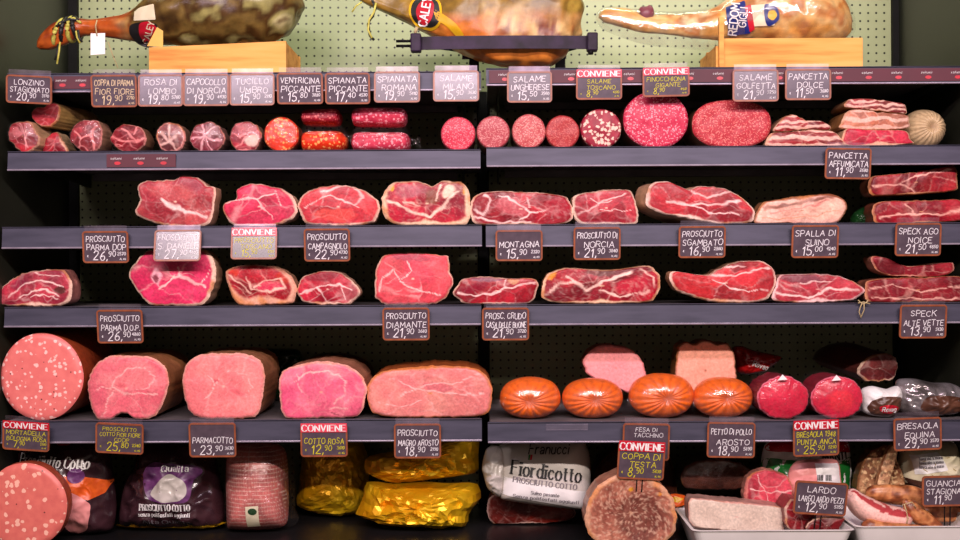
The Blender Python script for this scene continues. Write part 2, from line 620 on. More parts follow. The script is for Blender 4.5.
def face_colors(p, r, c, ext, st, seed):
    """flesh, fat seams and rim of a cut face; p in photo pixels"""
    n = len(p)
    wx, wy = nz(p, 0.11, seed + 1), nz(p, 0.11, seed + 2)
    q = p + np.stack([wx, wy], 1) * 2.2
    meat, dark, fat, rimc = (lin(st[k]) for k in ('meat', 'dark', 'fat', 'rimc'))
    lo = sstep(-0.5, 0.6, nz(q, 0.05, seed + 3))
    col = dark + (meat - dark) * lo[:, None]
    tone = np.array(st.get('tone', (0.78, 0.68, 0.56)))
    col = col * tone
    nl = st.get('lobes', 7)
    if nl:
        rng = np.random.RandomState(seed)
        an_ = rng.uniform(0, 2 * math.pi, nl) + np.arange(nl) * 2.4
        rr_ = np.sqrt(rng.uniform(0.05, 0.9, nl))
        S = c + np.stack([np.cos(an_) * rr_ * ext[0], np.sin(an_) * rr_ * ext[1]], 1)
        q2 = p + np.stack([nz(p, 0.05, seed + 21), nz(p, 0.05, seed + 22)], 1) * 6 + np.stack([wx, wy], 1) * 1.5
        dd = np.sort(np.linalg.norm((q2[:, None, :] - S[None]) / np.array([1.25, 0.85]), axis=2), axis=1)
        which = np.argmin(np.linalg.norm((q2[:, None, :] - S[None]) / np.array([1.25, 0.85]), axis=2), axis=1)
        amt = st.get('lobe_tone', 0.34)
        tn = 1 + rng.uniform(-amt, amt, nl)
        g = rng.uniform(0, 0.25, nl) * amt * 1.0
        lum = col.mean(1, keepdims=True)
        gg = g[which][:, None]
        col = (col * (1 - gg) + (lum * np.array([1.25, 0.85, 0.9])) * gg) * tn[which][:, None]
        gap = dd[:, 1] - dd[:, 0]
        sw = st.get('lobe_line', 0.38)
        m = (1 - sstep(0.2, 1.5, gap * (1 + 0.5 * nz(p, 0.1, seed + 23, oct_=1)))) * sw * np.clip(0.55 + 0.9 * nz(p, 0.05, seed + 24, oct_=1), 0, 1)
        col = col + (fat - col) * m[:, None]
    # fibres
    fx = nz(q, 0.22, seed + 4, 0.5, 1.5)
    col = col * (1 + st.get('fibre', 0.22) * fx[:, None])
    hf = nz(q, 0.5, seed + 31, 0.8, 1.2, 2)
    col = col * (1 + st.get('fibre', 0.22) * 0.8 * hf[:, None])
    for b in st.get('blobs', ()):
        cx, cy, rx, ry, an, bc, stg = b
        a = math.radians(an)
        dx, dy = q[:, 0] - cx, q[:, 1] - cy
        u = (dx * math.cos(a) + dy * math.sin(a)) / rx
        v = (-dx * math.sin(a) + dy * math.cos(a)) / ry
        m = (1 - sstep(0.75, 1.15, np.sqrt(u * u + v * v))) * stg
        col = col + (lin(bc) - col) * m[:, None]
    if st.get('bands'):
        k, amp, ph = st['bands']
        t = q[:, 1] + 2.2 * nz(p, 0.035, seed + 8)
        w = 0.5 + 0.5 * np.sin(t * 2 * math.pi / k + ph)
        m = sstep(0.35, 0.75, w) * amp
        col = col + (fat - col) * m[:, None]
    v = st.get('vein', 0.3) * 0.42
    if v > 0:
        ridge = np.abs(nz(q, 0.045, seed + 5, oct_=3))
        m = (1 - sstep(0.0, 0.085, ridge)) * v
        ridge2 = np.abs(nz(q, 0.13, seed + 6, oct_=2))
        m = np.maximum(m, (1 - sstep(0.0, 0.09, ridge2)) * v * 0.55)
        col = col + (fat - col) * m[:, None]
    sp_ = st.get('speck')
    if sp_:
        sc_, sa, scol = sp_
        m = sstep(0.12, 0.34, nz(p, sc_, seed + 12, oct_=2)) * sa
        col = col + (lin(scol) - col) * m[:, None]
        m = sstep(0.15, 0.4, nz(p, sc_ * 0.8, seed + 14, oct_=2)) * sa
        col = col * (1 - 0.6 * m[:, None])
    for s in st.get('seams', ()):
        pts, w = s[0], s[1]
        sc = lin(s[2]) if len(s) > 2 else fat
        d = seg_dist(q, pts)
        w = w * 0.8 * (1 + 0.5 * nz(p, 0.09, seed + 17, oct_=1))
        m = (1 - sstep(w * 0.25, w * 1.05, d)) * np.clip(0.8 + 0.5 * nz(p, 0.06, seed + 18, oct_=1), 0.25, 0.95)
        col = col + (sc - col) * m[:, None]
    t_, r_, b_, l_ = st.get('rim', (1.5, 2, 2.5, 2))
    dv = (p - c)
    L = np.maximum(1e-6, np.linalg.norm(dv / ext, axis=1))
    ux, uy = dv[:, 0] / ext[0] / L, dv[:, 1] / ext[1] / L
    w = np.maximum(ux, 0)**2 * r_ + np.maximum(-ux, 0)**2 * l_ + np.maximum(uy, 0)**2 * b_ + np.maximum(-uy, 0)**2 * t_
    w = 0.75 * w * (1 + 0.55 * nz(p, 0.07, seed + 9))
    lr = np.linalg.norm(dv, axis=1) / np.maximum(r, 1e-4)
    d = (1 - r) * lr
    m = (1 - sstep(w * 0.6, w * 1.15 + 0.6, d)) * 0.95
    warmc = lin(st.get('rim2', (206, 130, 70)))
    k2 = sstep(0.05, 0.55, nz(p, 0.06, seed + 33)) * 0.75
    rc = rimc + (warmc - rimc) * k2[:, None]
    up = np.clip((-uy - 0.25) * 1.6, 0, 1) * st.get('crust', 0.75)
    rc = rc + (lin(st.get('crustc', (124, 62, 40))) - rc) * (up * np.clip(0.7 + 0.8 * nz(p, 0.12, seed + 35), 0, 1))[:, None]
    col = col + (rc - col) * m[:, None]
    col = col * (1 + 0.10 * nz(p, 0.33, seed + 36)[:, None])
    return np.clip(col, 0.002, 1)


SEED = [10]


def piece(name, label, cat, pts, Y=0.03, depth=0.16, shelf=None, group=None, st=None, body=(206, 150, 116), body2=None,
          face_mat=None, body_mat=None, drift=(0, 0), bulge=0.004, yaw=0.0, pitch=0.0, end=0.45, swell=0.0, center=None,
          N=128, K=30, part=('cut_face', 'rind'), film=None, rough=0.0015, tail=False, lift=0.0, round_=0.006, ragged=None):
    if ragged is None: ragged = 0.0 if face_mat else 1.1
    SEED[0] += 13
    if name in ('raw_ham', 'speck', 'ham_shoulder'): depth *= 0.62
    seed = SEED[0]
    P = spline_closed(pts, N)
    c = np.array(center, dtype=float) if center else P.mean(0)
    if ragged:
        dj = P - c
        lj = np.linalg.norm(dj, axis=1)
        jj = np.array([noise.noise(Vector((x * 0.16, y * 0.16, seed))) + 0.6 * noise.noise(Vector((x * 0.4, y * 0.4, seed + 3))) for x, y in P]) * ragged
        P = P + dj / lj[:, None] * jj[:, None]
    W = [at(x, y, Y) for x, y in P]
    cw = at(c[0], c[1], Y)
    s = (D + Y) / F
    zmin = min(w.z for w in W)
    dz = (shelf + 0.0012 - zmin) if shelf is not None else 0.0
    dz += lift
    bx = np.array([w.x for w in W]); bz = np.array([w.z + dz for w in W])
    cx, cz = cw.x, cw.z + dz
    zmin += dz
    root = thing(name, (cx, Y + depth * 0.4, zmin), label, cat, group)
    ext = np.array([np.ptp(P[:, 0]) / 2, np.ptp(P[:, 1]) / 2])
    rs = [(k / K) ** 0.85 for k in range(1, K + 1)]
    R = [0.0]; PX = [c]; V = []
    for r in rs:
        for i in range(N):
            R.append(r); PX.append(c + (P[i] - c) * r)
    R = np.array(R); PX = np.array(PX)
    ty, tp = math.tan(yaw), math.tan(pitch)
    for r, p in zip(R, PX):
        x = cx + (p[0] - c[0]) * s; z = cz - (p[1] - c[1]) * s
        y = Y - bulge * (1 - r * r) + round_ * max(0.0, (r - 0.9) / 0.1) ** 2
        y += rough * noise.noise(Vector((p[0] * 0.09, p[1] * 0.09, seed))) + (x - cx) * ty + (z - zmin) * tp
        V.append((x, y, z))
    Fc = []
    for i in range(N):
        Fc.append((0, 1 + (i + 1) % N, 1 + i))
    for k in range(K - 1):
        a, b = 1 + k * N, 1 + (k + 1) * N
        for i in range(N):
            j = (i + 1) % N
            Fc.append((a + i, a + j, b + j, b + i))
    cols = None
    fm = face_mat
    if fm is None:
        fm = M_FACE
        cols = face_colors(PX, R, c, ext, {**RAW, **(st or {})}, seed)
    fix_dir(mk(part[0], V, Fc, fm, root, True, cols))
    # body
    M = 14
    BV, BC = [], []
    b1 = lin(body); b2 = lin(body2 or tuple(v * 0.72 for v in body))
    base = V[-N:]
    for m in range(M + 1):
        u = m / M
        if u < 1 - end:
            sc = 1 + swell * math.sin(math.pi * 0.5 * min(1, u / max(0.05, (1 - end) * 0.5)))
        else:
            t = (u - (1 - end)) / end
            sc = (1 + swell) * (0.12 + 0.88 * math.sqrt(max(0, 1 - t * t)))
        for i in range(N):
            x0, y0, z0 = base[i]
            g = noise.noise(Vector((x0 * 22, z0 * 22, u * 2.5 + seed))) * 0.035 * min(1, u * 4)
            k = sc * (1 - abs(g))
            x = cx + (x0 - cx) * k + drift[0] * u
            zc = zmin + (cz - zmin) * 1.0
            z = zmin + (z0 - zmin) * (k if k < 1 else (1 + (k - 1) * 0.6)) + drift[1] * u
            y = y0 + (depth - round_) * u
            BV.append((x, y, z))
            t = 0.5 + 0.6 * noise.noise(Vector((x * 38, y * 30, z * 38 + seed)))
            t = min(1, max(0, t))
            BC.append(b1 + (b2 - b1) * t)
    BF = []
    for m in range(M):
        for i in range(N):
            j = (i + 1) % N
            BF.append((m * N + i, m * N + j, (m + 1) * N + j, (m + 1) * N + i))
    BF.append(tuple(M * N + i for i in range(N)))
    fix_normals(mk(part[1], BV, BF, body_mat or M_RIND, root, True, np.array(BC)))
    if film:
        fv, ff = [], []
        FM = 5
        ys = [-0.005, -0.004, 0.004, depth * 0.45, depth * 0.8]
        sc = [0.9, 1.0, 1.015, 1.02, 1.0]
        for m in range(FM):
            for i in range(N):
                x0, y0, z0 = base[i]
                w = 1 + 0.012 * noise.noise(Vector((x0 * 60, z0 * 60, m * 1.7 + seed)))
                fv.append((cx + (x0 - cx) * sc[m] * w + drift[0] * ys[m] / depth, y0 - round_ + ys[m], max(zmin - 0.0008, cz + (z0 - cz) * sc[m] * w)))
        n0 = len(fv)
        fv.append((cx, Y - bulge - 0.006, cz))
        for m in range(FM - 1):
            for i in range(N):
                j = (i + 1) % N
                ff.append((m * N + i, m * N + j, (m + 1) * N + j, (m + 1) * N + i))
        for i in range(N):
            ff.append((n0, (i + 1) % N, i))
        mk('plastic_wrap', fv, ff, film, root, True)
    return root


def fix_dir(o):
    """turn the whole open face towards -Y"""
    me = o.data
    if sum(p.normal.y * p.area for p in me.polygons) > 0:
        me.flip_normals()
    return o


def film_tail(root, px, py, w, h, Y, seed, mat=None):
    """a crumpled gathered end of plastic film"""
    rnd = random.Random(seed)
    c = at(px, py, Y)
    s = (D + Y) / F
    V, Fc = [], []
    n, m = 14, 8
    for i in range(n):
        for j in range(m):
            u, v = i / (n - 1) - 0.5, j / (m - 1) - 0.5
            V.append((c.x + u * w * s * (0.75 + 0.5 * rnd.random()), c.y + 0.006 * math.sin(i * 2.1 + j * 0.6) + rnd.uniform(-.002, .002), c.z + v * h * s * (0.45 + 0.55 * abs(2 * u)) * (0.8 + 0.4 * rnd.random())))
    for i in range(n - 1):
        for j in range(m - 1):
            a = i * m + j
            Fc.append((a, a + 1, a + m + 1, a + m))
    return mk('film_end', V, Fc, mat or M_FILM2, root, True)


def loft(name, path, Y, mat, parent, colf=None, ry=None, n=48, seg=40, bump=0.0, seed=1, flat=2.0, smooth=True, lower=None):
    """a body along a path: path rows are (px, py, r_px[, ry_m]); cross-sections stand across the path"""
    Q = spline_open([(a[0], a[1], max(a[2], 0.3), a[3] if len(a) > 3 else 0) for a in path], n)
    s = (D + Y) / F
    C = [at(q[0], q[1], Y) for q in Q]
    V, cols = [], []
    for i in range(n):
        a, b = C[max(0, i - 1)], C[min(n - 1, i + 1)]
        t = (b - a).normalized()
        up = Vector((-t.z, 0, t.x))
        if up.z < 0: up = -up
        r = max(Q[i][2], 0.3) * s
        rY = Q[i][3] if ry is None else ry * r
        for j in range(seg):
            an = 2 * math.pi * j / seg
            ca, sa = math.cos(an), math.sin(an)
            e = 2 / flat
            ca, sa = math.copysign(abs(ca) ** e, ca), math.copysign(abs(sa) ** e, sa)
            d = 1 + bump * noise.noise(Vector((C[i].x * 14, an * 1.1 if False else ca * 1.4, sa * 1.4 + seed))) + bump * 0.5 * noise.noise(Vector((C[i].x * 40, ca * 3, sa * 3 + seed)))
            p = C[i] + up * (r * sa * d) + Vector((0, -rY * ca * d, 0))
            V.append(tuple(p))
            if colf: cols.append(colf(i / (n - 1), an, p))
    Fc = []
    for i in range(n - 1):
        for j in range(seg):
            jj = (j + 1) % seg
            Fc.append((i * seg + j, i * seg + jj, (i + 1) * seg + jj, (i + 1) * seg + j))
    Fc.append(tuple(range(seg)))
    Fc.append(tuple((n - 1) * seg + j for j in range(seg)))
    return fix_normals(mk(name, V, Fc, mat, parent, smooth, np.array(cols) if colf else None))


def gathered_ball(name, label, cat, px, py, rx, ry, Y, depth, shelf, col, col2, group=None, pleats=11, film=True, axis=(0, 0), seed=3, part='casing', pole=(0.1, 0.05), flat=2.2, mat=None, amp=0.012):
    """a plump roast or salami end in a gathered casing, the gather facing the shopper"""
    s = (D + Y) / F
    c = at(px, py, Y)
    Rx, Rz, Ry = rx * s, ry * s, depth / 2
    cz = shelf + 0.0015 + Rz * 0.985 if shelf is not None else c.z
    root = thing(name, (c.x, Y + Ry, cz - Rz), label, cat, group)
    V, cols = [], []
    nu, nv = 44, 144
    b1, b2 = lin(col), lin(col2)
    for i in range(nu + 1):
        th = math.pi * i / nu
        for j in range(nv):
            ph = 2 * math.pi * j / nv
            st_ = math.sin(th)
            front = max(0.0, math.cos(th))
            wob = pleats * ph + 3.5 * noise.noise(Vector((math.cos(ph) * 1.5, math.sin(ph) * 1.5, seed)))
            pl = math.cos(wob)
            k = 1 + (amp * pl * front * min(1, st_ * 3))
            e = 2 / flat
            dx = math.copysign(abs(math.cos(ph)) ** e, math.cos(ph)); dzz = math.copysign(abs(math.sin(ph)) ** e, math.sin(ph))
            x = Rx * st_ ** 0.85 * dx * k + pole[0] * Rx * front ** 3
            z = Rz * st_ ** 0.85 * dzz * k + pole[1] * Rz * front ** 3
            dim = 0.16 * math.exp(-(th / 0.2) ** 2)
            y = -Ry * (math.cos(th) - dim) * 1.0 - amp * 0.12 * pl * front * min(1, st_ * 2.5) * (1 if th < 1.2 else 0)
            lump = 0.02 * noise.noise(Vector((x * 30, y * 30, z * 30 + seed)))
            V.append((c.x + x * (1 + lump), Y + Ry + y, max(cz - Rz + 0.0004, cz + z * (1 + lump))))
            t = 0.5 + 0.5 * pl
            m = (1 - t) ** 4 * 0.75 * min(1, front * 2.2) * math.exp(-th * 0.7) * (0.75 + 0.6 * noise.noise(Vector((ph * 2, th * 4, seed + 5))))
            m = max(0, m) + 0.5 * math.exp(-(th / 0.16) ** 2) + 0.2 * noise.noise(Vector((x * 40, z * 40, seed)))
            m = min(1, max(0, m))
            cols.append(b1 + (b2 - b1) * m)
    Fc = []
    for i in range(nu):
        for j in range(nv):
            jj = (j + 1) % nv
            Fc.append((i * nv + j, i * nv + jj, (i + 1) * nv + jj, (i + 1) * nv + j))
    fix_normals(mk(part, V, Fc, mat or M_CASING, root, True, np.array(cols)))
    if film:
        FV = []
        for i in range(nu + 1):
            th = math.pi * i / nu
            for j in range(0, nv, 2):
                ph = 2 * math.pi * j / nv
                e = 2 / flat
                dx = math.copysign(abs(math.cos(ph)) ** e, math.cos(ph)); dzz = math.copysign(abs(math.sin(ph)) ** e, math.sin(ph))
                k = 1.015 + 0.015 * noise.noise(Vector((math.cos(ph) * 4, math.sin(ph) * 4, th * 3 + seed)))
                st_ = math.sin(th)
                FV.append((c.x + Rx * st_ ** 0.85 * dx * k, Y + Ry - (Ry + .003) * math.cos(th), max(cz - Rz - 0.0006, cz + Rz * st_ ** 0.85 * dzz * k)))
        h = nv // 2
        FF = []
        for i in range(nu):
            for j in range(h):
                jj = (j + 1) % h
                FF.append((i * h + j, i * h + jj, (i + 1) * h + jj, (i + 1) * h + j))
        mk('plastic_wrap', FV, FF, M_FILM, root, True)
    return root


class Pillow:
    """a filled bag or packet: outline in photo pixels, own thickness, crumpled skin"""
    def __init__(self, name, label, cat, pts, Y, thick, mat, shelf=None, group=None, crumple=0.006, cscale=30, part='bag', N=150, K=34, power=2.4, lean=0.0, cols=None, seed=None, sharp=True, root=None, facet=False):
        if facet: N, K = 44, 12
        SEED[0] += 7
        self.seed = seed or SEED[0]
        P = spline_closed(pts, N)
        self.P = P
        self.c = P.mean(0)
        self.Y = Y
        self.s = (D + Y) / F
        W = [at(x, y, Y) for x, y in P]
        zmin = min(w.z for w in W)
        self.dz = (shelf + 0.001 - zmin) if shelf is not None else 0.0
        self.zmin = zmin + self.dz
        self.cw = at(self.c[0], self.c[1], Y)
        self.cz = self.cw.z + self.dz
        self.thick, self.power, self.crumple, self.cscale, self.sharp, self.lean = thick, power, crumple, cscale, sharp, lean
        d = P - self.c
        self.ang = np.arctan2(d[:, 1], d[:, 0]); self.rad = np.hypot(d[:, 0], d[:, 1])
        o = np.argsort(self.ang)
        self.sa, self.sr = self.ang[o], self.rad[o]
        V = []
        R = [(k / K) ** 0.8 for k in range(K + 1)]
        self.root = root or thing(name, (self.cw.x, Y + thick * .5, self.zmin), label, cat, group)
        front = [self.pt3(self.c[0], self.c[1])]
        for r in R[1:]:
            for i in range(N):
                p = self.c + (P[i] - self.c) * r
                if facet and r < 0.97:
                    p = p + np.array([1.7 * noise.noise(Vector((i * 1.7, r * 31, self.seed))), 1.7 * noise.noise(Vector((r * 37, i * 1.3, self.seed)))])
                front.append(self.pt3(p[0], p[1], r))
        V = list(front)
        nb = len(V)
        back = []
        for r in R[1:-1]:
            for i in range(N):
                p = self.c + (P[i] - self.c) * r
                x, y, z = self.pt3(p[0], p[1], r)
                h = thick * 0.5 * (1 - r ** self.power) ** 0.6
                back.append((x, self.Y + thick * 0.5 + h * 0.9 + (z - self.zmin) * self.lean, z))
        V += back
        V.append((self.cw.x, self.Y + thick * 0.95 + (self.cz - self.zmin) * self.lean, self.cz))
        Fc = []
        for i in range(N):
            Fc.append((0, 1 + (i + 1) % N, 1 + i))
            Fc.append((len(V) - 1, nb + i, nb + (i + 1) % N))
        for k in range(K - 1):
            for i in range(N):
                j = (i + 1) % N
                Fc.append((1 + k * N + i, 1 + k * N + j, 1 + (k + 1) * N + j, 1 + (k + 1) * N + i))
                if k < K - 2:
                    Fc.append((nb + k * N + i, nb + k * N + j, nb + (k + 1) * N + j, nb + (k + 1) * N + i))
        for i in range(N):
            j = (i + 1) % N
            Fc.append((1 + (K - 1) * N + i, 1 + (K - 1) * N + j, nb + (K - 2) * N + j, nb + (K - 2) * N + i))
        C = None
        if cols:
            C = np.array([cols(v) for v in V])
        self.obj = fix_normals(mk(part, V, Fc, mat, self.root, not facet, C))

    def y_at(self, px, py, r=None):
        if r is None:
            d = np.array([px, py]) - self.c
            rad = np.interp(math.atan2(d[1], d[0]), self.sa, self.sr, period=2 * math.pi)
            r = min(1.0, math.hypot(*d) / max(rad, 1e-6))
        h = self.thick * 0.5 * max(0.0, 1 - r ** self.power) ** 0.6
        q = Vector((px * self.s * self.cscale, py * self.s * self.cscale, self.seed))
        a = noise.noise(q)
        if self.sharp:
            a = 0.6 - 2 * abs(a) + 0.5 * (0.4 - abs(noise.noise(q * 2.2)) * 1.6)
        return self.Y + self.thick * 0.5 - h - self.crumple * a * (0.4 + 0.6 * min(1.0, (1 - r) * 4 + 0.2))

    def pt3(self, px, py, r=None, off=0.0):
        w = at(px, py, self.Y)
        z = w.z + self.dz
        return (w.x, self.y_at(px, py, r) - off + (z - self.zmin) * self.lean, z)

    def patch(self, name, pts, mat, off=0.0012, label=None, smooth_outline=True):
        """a printed area that follows the bag: pts are a closed outline in photo pixels"""
        P = spline_closed(pts, 72) if len(pts) > 4 and smooth_outline else self._poly(pts, 72)
        c = P.mean(0)
        V = [self.pt3(c[0], c[1], None, off)]
        Fc = []
        K = 10
        for k in range(1, K + 1):
            for i in range(72):
                p = c + (P[i] - c) * k / K
                V.append(self.pt3(p[0], p[1], None, off))
        for i in range(72):
            Fc.append((0, 1 + (i + 1) % 72, 1 + i))
        for k in range(K - 1):
            for i in range(72):
                j = (i + 1) % 72
                Fc.append((1 + k * 72 + i, 1 + k * 72 + j, 1 + (k + 1) * 72 + j, 1 + (k + 1) * 72 + i))
        o = fix_dir(mk(name, V, Fc, mat, self.root, True, label=label))
        o.parent = self.obj
        return o

    def _poly(self, pts, n):
        Q = np.array(list(pts) + [pts[0]], dtype=float)
        seg = np.linalg.norm(Q[1:] - Q[:-1], axis=1)
        cum = np.concatenate([[0], np.cumsum(seg)])
        t = np.linspace(0, cum[-1], n, endpoint=False)
        return np.stack([np.interp(t, cum, Q[:, 0]), np.interp(t, cum, Q[:, 1])], 1)

    def write(self, text, x, y, h, mat, rot=0.0, w=0.1, serif=False, off=0.0035, xs=1.0, name='lettering', anchor='c', slant=0.0, fit=None):
        if fit: xs = fit / text_width(text, h, 1.0)
        q = text_quads(text, h, w, serif, xs, slant)
        wd = text_width(text, h, xs)
        ox = {'c': -wd / 2, 'l': 0}[anchor]
        V, Fc = [], []
        cr, sr = math.cos(math.radians(rot)), math.sin(math.radians(rot))
        for quad in q:
            n = len(V)
            for (a, b) in quad:
                a += ox
                V.append(self.pt3(x + a * cr + b * sr, y + a * sr - b * cr, None, off))
            Fc.append((n, n + 1, n + 2, n + 3))
        o = fix_dir(mk(name, V, Fc, mat, self.root, False))
        o.parent = self.obj
        return o


# ------------------------------------------------------------------ stroke lettering
def _p(s):
    return [[tuple(float(v) for v in q.split(',')) for q in line.split()] for line in s.split('|')]


GL = {
 'A': (.66, '0,0 .33,1 .66,0|.12,.36 .54,.36'), 'B': (.58, '0,0 0,1 .4,1 .53,.88 .53,.66 .4,.54 0,.54|.4,.54 .58,.4 .58,.14 .42,0 0,0'),
 'C': (.6, '.6,.84 .45,1 .2,1 0,.74 0,.26 .2,0 .45,0 .6,.16'), 'D': (.62, '0,0 0,1 .34,1 .62,.74 .62,.26 .34,0 0,0'),
 'E': (.52, '.52,1 0,1 0,0 .52,0|0,.53 .42,.53'), 'F': (.5, '.5,1 0,1 0,0|0,.53 .4,.53'),
 'G': (.62, '.6,.84 .45,1 .2,1 0,.74 0,.26 .2,0 .45,0 .62,.16 .62,.46 .36,.46'), 'H': (.6, '0,0 0,1|.6,0 .6,1|0,.52 .6,.52'),
 'I': (.1, '.05,0 .05,1'), 'J': (.4, '.4,1 .4,.2 .25,0 .1,0 0,.15'), 'K': (.56, '0,0 0,1|.54,1 0,.42|.18,.58 .56,0'),
 'L': (.46, '0,1 0,0 .46,0'), 'M': (.74, '0,0 .04,1 .37,.3 .7,1 .74,0'), 'N': (.6, '0,0 0,1 .6,0 .6,1'),
 'O': (.66, '.2,0 0,.26 0,.74 .2,1 .46,1 .66,.74 .66,.26 .46,0 .2,0'), 'P': (.54, '0,0 0,1 .38,1 .54,.86 .54,.6 .38,.46 0,.46'),
 'Q': (.66, '.2,0 0,.26 0,.74 .2,1 .46,1 .66,.74 .66,.26 .46,0 .2,0|.42,.22 .68,-.06'), 'R': (.56, '0,0 0,1 .38,1 .54,.86 .54,.64 .38,.5 0,.5|.3,.5 .56,0'),
 'S': (.52, '.52,.86 .38,1 .14,1 0,.84 .04,.64 .46,.4 .52,.2 .38,0 .14,0 0,.14'), 'T': (.6, '.3,0 .3,1|0,1 .6,1'),
 'U': (.58, '0,1 0,.22 .18,0 .4,0 .58,.22 .58,1'), 'V': (.6, '0,1 .3,0 .6,1'), 'W': (.8, '0,1 .2,0 .4,.7 .6,0 .8,1'),
 'X': (.56, '0,0 .56,1|0,1 .56,0'), 'Y': (.56, '0,1 .28,.5 .56,1|.28,.5 .28,0'), 'Z': (.54, '0,1 .54,1 0,0 .54,0'),
 '0': (.52, '.16,0 0,.26 0,.74 .16,1 .36,1 .52,.74 .52,.26 .36,0 .16,0'), '1': (.26, '0,.74 .2,1 .2,0'),
 '2': (.52, '0,.8 .14,1 .38,1 .5,.82 .44,.6 0,0 .52,0'), '3': (.5, '0,.9 .16,1 .38,1 .48,.84 .44,.64 .22,.54 .44,.44 .5,.2 .36,0 .12,0 0,.12'),
 '4': (.54, '.4,0 .4,1 0,.32 .54,.32'), '5': (.5, '.48,1 .06,1 .02,.56 .3,.6 .5,.42 .48,.14 .32,0 .1,0 0,.12'),
 '6': (.5, '.44,.98 .2,.8 .02,.4 .06,.12 .2,0 .36,0 .5,.16 .48,.4 .34,.52 .08,.42'), '7': (.5, '0,1 .5,1 .18,0'),
 '8': (.5, '.25,.54 .06,.7 .08,.92 .25,1 .42,.92 .44,.7 .25,.54 .02,.34 .04,.1 .25,0 .46,.1 .48,.34 .25,.54'),
 '9': (.5, '.46,.6 .3,.48 .12,.52 .02,.7 .06,.92 .22,1 .4,.96 .48,.74 .44,.3 .3,0 .12,.02'),
 ',': (.14, '.1,.1 .02,-.18'), '.': (.1, '.02,.0 .08,.06'), '-': (.3, '0,.45 .3,.45'), "'": (.1, '.05,1 .05,.8'), '/': (.4, '0,-.05 .4,1'),
 '*': (.3, '.3,.75 .12,.8 .02,.5 .12,.2 .3,.25|-.04,.55 .2,.55|-.04,.42 .2,.42'), '=': (.5, '0,.3 .5,.3|0,.55 .5,.55'),
 'a': (.44, '.02,.5 .12,.64 .32,.64 .42,.5 .42,0|.42,.36 .14,.34 .02,.2 .1,0 .28,0 .42,.14'), 'b': (.44, '0,1 0,0|0,.46 .14,.64 .3,.64 .44,.46 .44,.18 .3,0 .14,0 0,.18'),
 'c': (.4, '.4,.52 .28,.64 .14,.64 0,.46 0,.18 .14,0 .28,0 .4,.12'), 'd': (.44, '.44,1 .44,0|.44,.46 .3,.64 .14,.64 0,.46 0,.18 .14,0 .3,0 .44,.18'),
 'e': (.42, '0,.34 .42,.34 .4,.5 .28,.64 .14,.64 0,.46 0,.18 .14,0 .3,0 .42,.12'), 'f': (.32, '.34,.92 .24,1 .12,.9 .12,0|0,.62 .28,.62'),
 'g': (.44, '.44,.64 .44,-.14 .3,-.3 .08,-.26|.44,.46 .3,.64 .14,.64 0,.46 0,.18 .14,0 .3,0 .44,.18'), 'h': (.42, '0,1 0,0|0,.46 .14,.64 .3,.64 .42,.5 .42,0'),
 'i': (.1, '.05,.62 .05,0|.05,.86 .05,.92'), 'l': (.1, '.05,1 .05,0'), 'm': (.7, '0,.64 0,0|0,.48 .12,.64 .24,.64 .35,.5 .35,0|.35,.48 .46,.64 .6,.64 .7,.5 .7,0'),
 'n': (.42, '0,.64 0,0|0,.46 .14,.64 .3,.64 .42,.5 .42,0'), 'o': (.46, '.14,0 0,.18 0,.46 .14,.64 .32,.64 .46,.46 .46,.18 .32,0 .14,0'),
 'p': (.44, '0,.64 0,-.3|0,.46 .14,.64 .3,.64 .44,.46 .44,.18 .3,0 .14,0 0,.18'), 'q': (.44, '.44,.64 .44,-.3|.44,.46 .3,.64 .14,.64 0,.46 0,.18 .14,0 .3,0 .44,.18'),
 'r': (.3, '0,.64 0,0|0,.42 .12,.6 .3,.62'), 's': (.36, '.34,.54 .24,.64 .1,.64 .02,.5 .34,.18 .26,0 .1,0 0,.1'), 't': (.3, '.12,.88 .12,.1 .2,0 .3,.04|0,.62 .28,.62'),
 'u': (.42, '0,.64 0,.16 .12,0 .28,0 .42,.16|.42,.64 .42,0'), 'v': (.42, '0,.64 .21,0 .42,.64'), 'z': (.4, '0,.64 .4,.64 0,0 .4,0'), 'k': (.4, '0,1 0,0|.38,.64 0,.28|.14,.4 .4,0'),
}
GL = {k: (w, _p(s)) for k, (w, s) in GL.items()}


def text_width(t, h, xs=1.0):
    return sum((GL[c][0] + 0.22 if c in GL else 0.42) for c in t) * h * xs - 0.22 * h * xs


